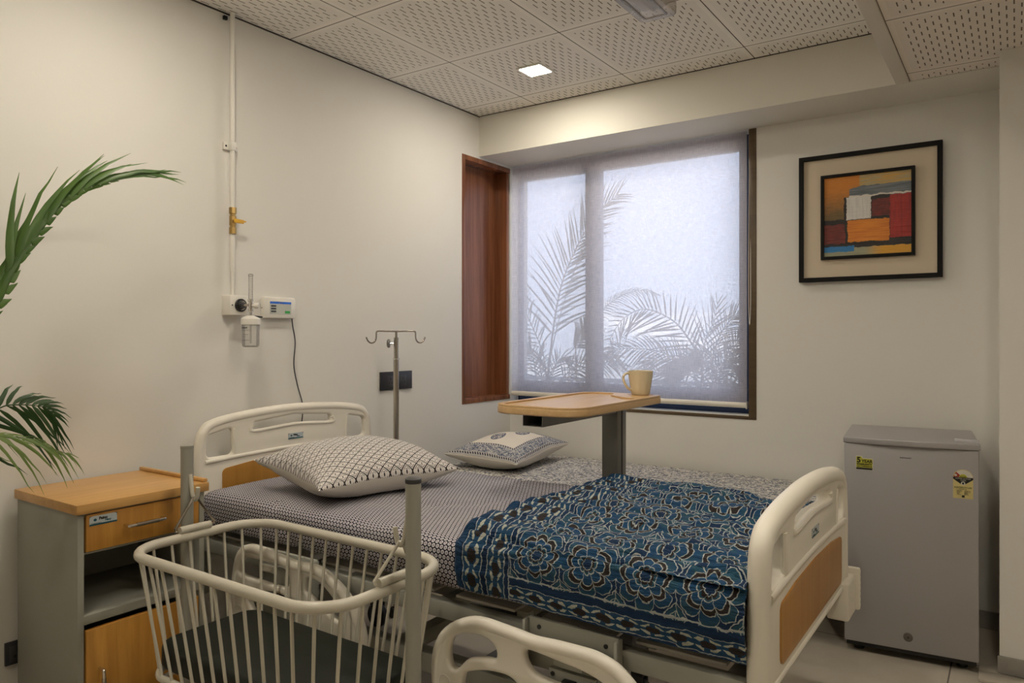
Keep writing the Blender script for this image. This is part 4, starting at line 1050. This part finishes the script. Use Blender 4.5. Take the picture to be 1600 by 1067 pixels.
# ------------------------------------------------------------------ drip stand
iv = thing('drip_stand', 'stainless steel drip stand with twin hooks in the corner beyond the headboard', 'drip stand', (.20,-1.228,0))
IX, IY = .20, -1.228
tube('lower_pole', [(IX,IY,.06),(IX,IY,1.155)], .0130, M['steel'], iv, 18)
tube('upper_pole', [(IX,IY,1.15),(IX,IY,1.250)], .0112, M['steel'], iv, 18)
tube('hook_stem', [(IX,IY,1.245),(IX,IY,1.279)], .0062, M['steel'], iv, 12)
lathe('pole_collar', [(.0112,1.146),(.0155,1.146),(.0155,1.154),(.0112,1.154)], (IX,IY,0), M['chrome'], iv, 20)
hd = Vector((.45,.893,0)).normalized()
for s in (1,-1):
    pr = [(0,1.279),(.05,1.280),(.088,1.280),(.096,1.274),(.097,1.262),(.098,1.246),(.106,1.230),(.122,1.225),(.136,1.234),(.145,1.252)]
    tube('hook', smooth_path([Vector((IX,IY,z))+hd*s*r for r, z in pr], 4), .0038, M['steel'], iv, 10)
bm = bmesh.new(); kd = Vector((-.80,-.55,0)).normalized(); k0 = Vector((IX,IY,1.222))
add_tube(bm, [k0, k0+kd*.034], .0035, 8); obj('clamp_screw', bm, M['steel'], iv)
bm = bmesh.new(); add_tube(bm, [k0+kd*.030, k0+kd*.036, k0+kd*.042], [.020,.022,.016], 10); obj('clamp_knob', bm, M['column'], iv)
for k in range(5):
    a = math.radians(20+72*k); e = Vector((IX+.17*math.cos(a), IY+.17*math.sin(a), .045))
    tube('base_leg', [(IX,IY,.085), e], [.012,.009], M['steel'], iv, 10)
    lathe('castor', [(0,-.009),(.018,-.009),(.0225,-.005),(.0225,.005),(.018,.009),(0,.009)], (e.x,e.y,.0228), M['darkgrey'], iv, 16, 'Y')

# ------------------------------------------------------------------ fridge (built in its own frame: x along the front, y into the room wall)
fr = thing('mini_fridge', 'silver single door mini fridge standing on the floor under the picture', 'fridge', (2.034,-.597,0), rotz=math.radians(5.8), local=True)
M['brushed'] = plain('brushed_lock', (.16,.15,.14), .4, .8)
FW, FD, FH = .455, .455, .858
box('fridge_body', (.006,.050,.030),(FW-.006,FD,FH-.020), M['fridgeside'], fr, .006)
box('fridge_door', (0,0,.048),(FW,.050,FH-.025), M['fridge'], fr, .006, 'silver door')
box('door_seal', (.008,.046,.055),(FW-.008,.056,FH-.04), M['darkgrey'], fr, .001)
front = [(FW*i/16, -.004-.016*math.sin(PI*i/16)) for i in range(17)]
tp = round_poly([(-.004,FD)]+[(-.004,.0)]+front[1:-1]+[(FW+.004,.0),(FW+.004,FD)], [.01]+[0]*17+[.01])
obj('fridge_top', plate_bm([tp], FH-.025, FH, lambda u,v,w: (u,v,w), .005), M['fridge'], fr)
bm = bmesh.new()
vs = [bm.verts.new(p) for p in ((FW-.075,.055,FH-.001),(FW-.075,.062,FH+.010),(FW+.002,.030,FH+.010),(FW+.002,.020,FH-.001),(FW+.002,.045,FH-.001),(FW-.06,.085,FH-.001))]
for f in ((0,1,2,3),(1,5,4,2),(0,5,1),(2,4,3),(0,3,4,5)): bm.faces.new([vs[i] for i in f])
obj('hinge_cover', bm, M['fridge'], fr)
bm = bmesh.new()
for xx in (.05,FW-.05):
    for yy in (.08,FD-.05): add_lathe(bm, [(0,0),(.02,0),(.02,.032),(0,.032)], (xx,yy,0), 14)
obj('fridge_foot', bm, M['black'], fr)
box('door_shadow_strip', (.006,.030,.024),(FW-.006,.070,.050), M['black'], fr, .001)  # black strip standing in for the shadow under the door
lk = lathe('door_lock', [(.0,-.0045),(.008,-.0045),(.009,-.003),(.012,-.003),(.0165,-.002),(.0165,.001),(0,.001)], (.224,-.0005,.100), M['brushed'], fr, 24, 'Y')
lathe('keyhole', [(0,-.0052),(.003,-.0052),(.003,-.004)], (.224,0,.100), M['black'], lk, 10, 'Y')
F = lambda u0, v0, d=0.0: (lambda u,v,w: (u0+u, -.0002-w-d, v0+v))
text_obj('maker_lettering', 'kelvinator', .0085, lambda u,v,w: (.196+u*1.15, -.0006, .786+v), M['darkgrey'], fr, bold=.0002)
M['labelyellow'] = plain('sticker_yellow', (.52,.50,.06), .4); M['labelpale'] = plain('energy_label_yellow', (.62,.52,.22), .45); M['labelwhite'] = plain('sticker_white', (.62,.60,.52), .4); M['labelred'] = plain('sticker_red', (.35,.03,.015), .4); M['labelgreen'] = plain('sticker_green', (.03,.10,.02), .4)
s1 = obj('warranty_sticker', plate_bm([[(0,0),(.061,0),(.061,.046),(.025,.046),(.022,.054),(0,.054)]], 0, .0006, F(.042,.730)), M['labelwhite'], fr, 'yellow 5 year warranty sticker')
obj('sticker_field', plate_bm([[(.0018,.009),(.059,.009),(.059,.044),(.023,.044),(.020,.052),(.0018,.052)]], .0006, .0009, F(.042,.730)), M['labelyellow'], s1)
obj('sticker_band', plate_bm([[(.001,.001),(.059,.001),(.059,.0085),(.001,.0085)]], .0006, .0009, F(.042,.730)), M['black'], s1)
for tx, uu, vv, sz, bo_ in (('5',.003,.0285,.030,.0012),('YEAR',.0205,.0285,.0165,.0006),('WARRANTY',.003,.0185,.0098,.0006),('ON COMPRESSOR',.003,.0110,.0068,.0003)):
    text_obj('sticker_text', tx, sz, (lambda uu, vv: lambda u,v,w: (.042+uu+u*.98, -.0012, .730+vv+v))(uu, vv), M['black'], s1, bold=bo_)
ew, eh = .064, .078; E0, E1 = .372, .652
arc = [(ew/2+ew/2*math.cos(PI*k/20), eh+.030*math.sin(PI*k/20)) for k in range(21)]
s2 = obj('energy_label', plate_bm([[(0,0),(ew,0)]+arc], 0, .0006, F(E0,E1)), M['labelpale'], fr, 'yellow energy rating label with dial')
obj('rating_dial', plate_bm([[(ew/2+ew*.47*math.cos(PI*k/20), eh+.028*math.sin(PI*k/20)) for k in range(21)]], .0006, .0009, F(E0,E1)), M['labelwhite'], s2)
obj('rating_wedge', plate_bm([[(ew*.44,eh+.003)]+[(ew/2+ew*.47*math.cos(PI*k/20), eh+.028*math.sin(PI*k/20)) for k in range(15,21)]], .0009, .0012, F(E0,E1)), M['labelred'], s2)
obj('rating_star', plate_bm([[(ew*.13+.0045*math.cos(PI*k/8), eh+.008+.0045*math.sin(PI*k/8)) for k in range(16)]], .0012, .0014, F(E0,E1)), M['labelwhite'], s2)
obj('rating_hub', plate_bm([[(ew/2+ew*.20*math.cos(PI*k/12), eh+.0005+.0125*math.sin(PI*k/12)) for k in range(13)]], .0010, .0013, F(E0,E1)), M['labelyellow'], s2)
obj('label_band', plate_bm([[(0,eh-.006),(ew*.38,eh-.024),(ew*.62,eh-.024),(ew,eh-.006),(ew,eh+.001),(0,eh+.001)]], .0010, .0013, F(E0,E1)), M['black'], s2)
obj('label_emblem', plate_bm([[(ew/2+.0072*math.cos(PI*k/10), eh-.0215+.0072*math.sin(PI*k/10)) for k in range(20)]], .0013, .0016, F(E0,E1)), M['labelwhite'], s2)
obj('label_emblem_mark', plate_bm([[(ew/2+.0030*math.cos(PI*k/6), eh-.0215+.0045*math.sin(PI*k/6)) for k in range(12)]], .0016, .0019, F(E0,E1)), M['black'], s2)
def ltext(b, u0, v0, sz, m, al='CENTER'): text_obj('label_text', b, sz, lambda u,v,w: (E0+u0+u, -.0024, E1+v0+v), m, s2, al, .0001)
ltext('POWER SAVINGS', ew/2, eh-.006, .0062, M['labelwhite']); ltext('GUIDE', ew/2, eh-.0125, .0062, M['labelwhite']); ltext('RATED', ew/2, eh+.002, .006, M['black'])
ltext('ELECTRICITY USE', ew/2, .039, .0072, M['labelgreen']); ltext('units per year', ew/2, .034, .0045, M['darkgrey'])
for k, q in enumerate(('Appliance','Brand','Type','Volume')): ltext(q, .012, .028-k*.0048, .0042, M['darkgrey'], 'LEFT')
for k, q in enumerate(('Refrigerator','Direct cool','Manual','90 litres')): ltext(q, .036, .028-k*.0048, .0042, M['darkgrey'], 'LEFT')
obj('label_mark', plate_bm([[(ew*.44,.004),(ew*.58,.004),(ew*.58,.0125),(ew*.44,.0125)]], .0006, .0009, F(E0,E1)), M['black'], s2)
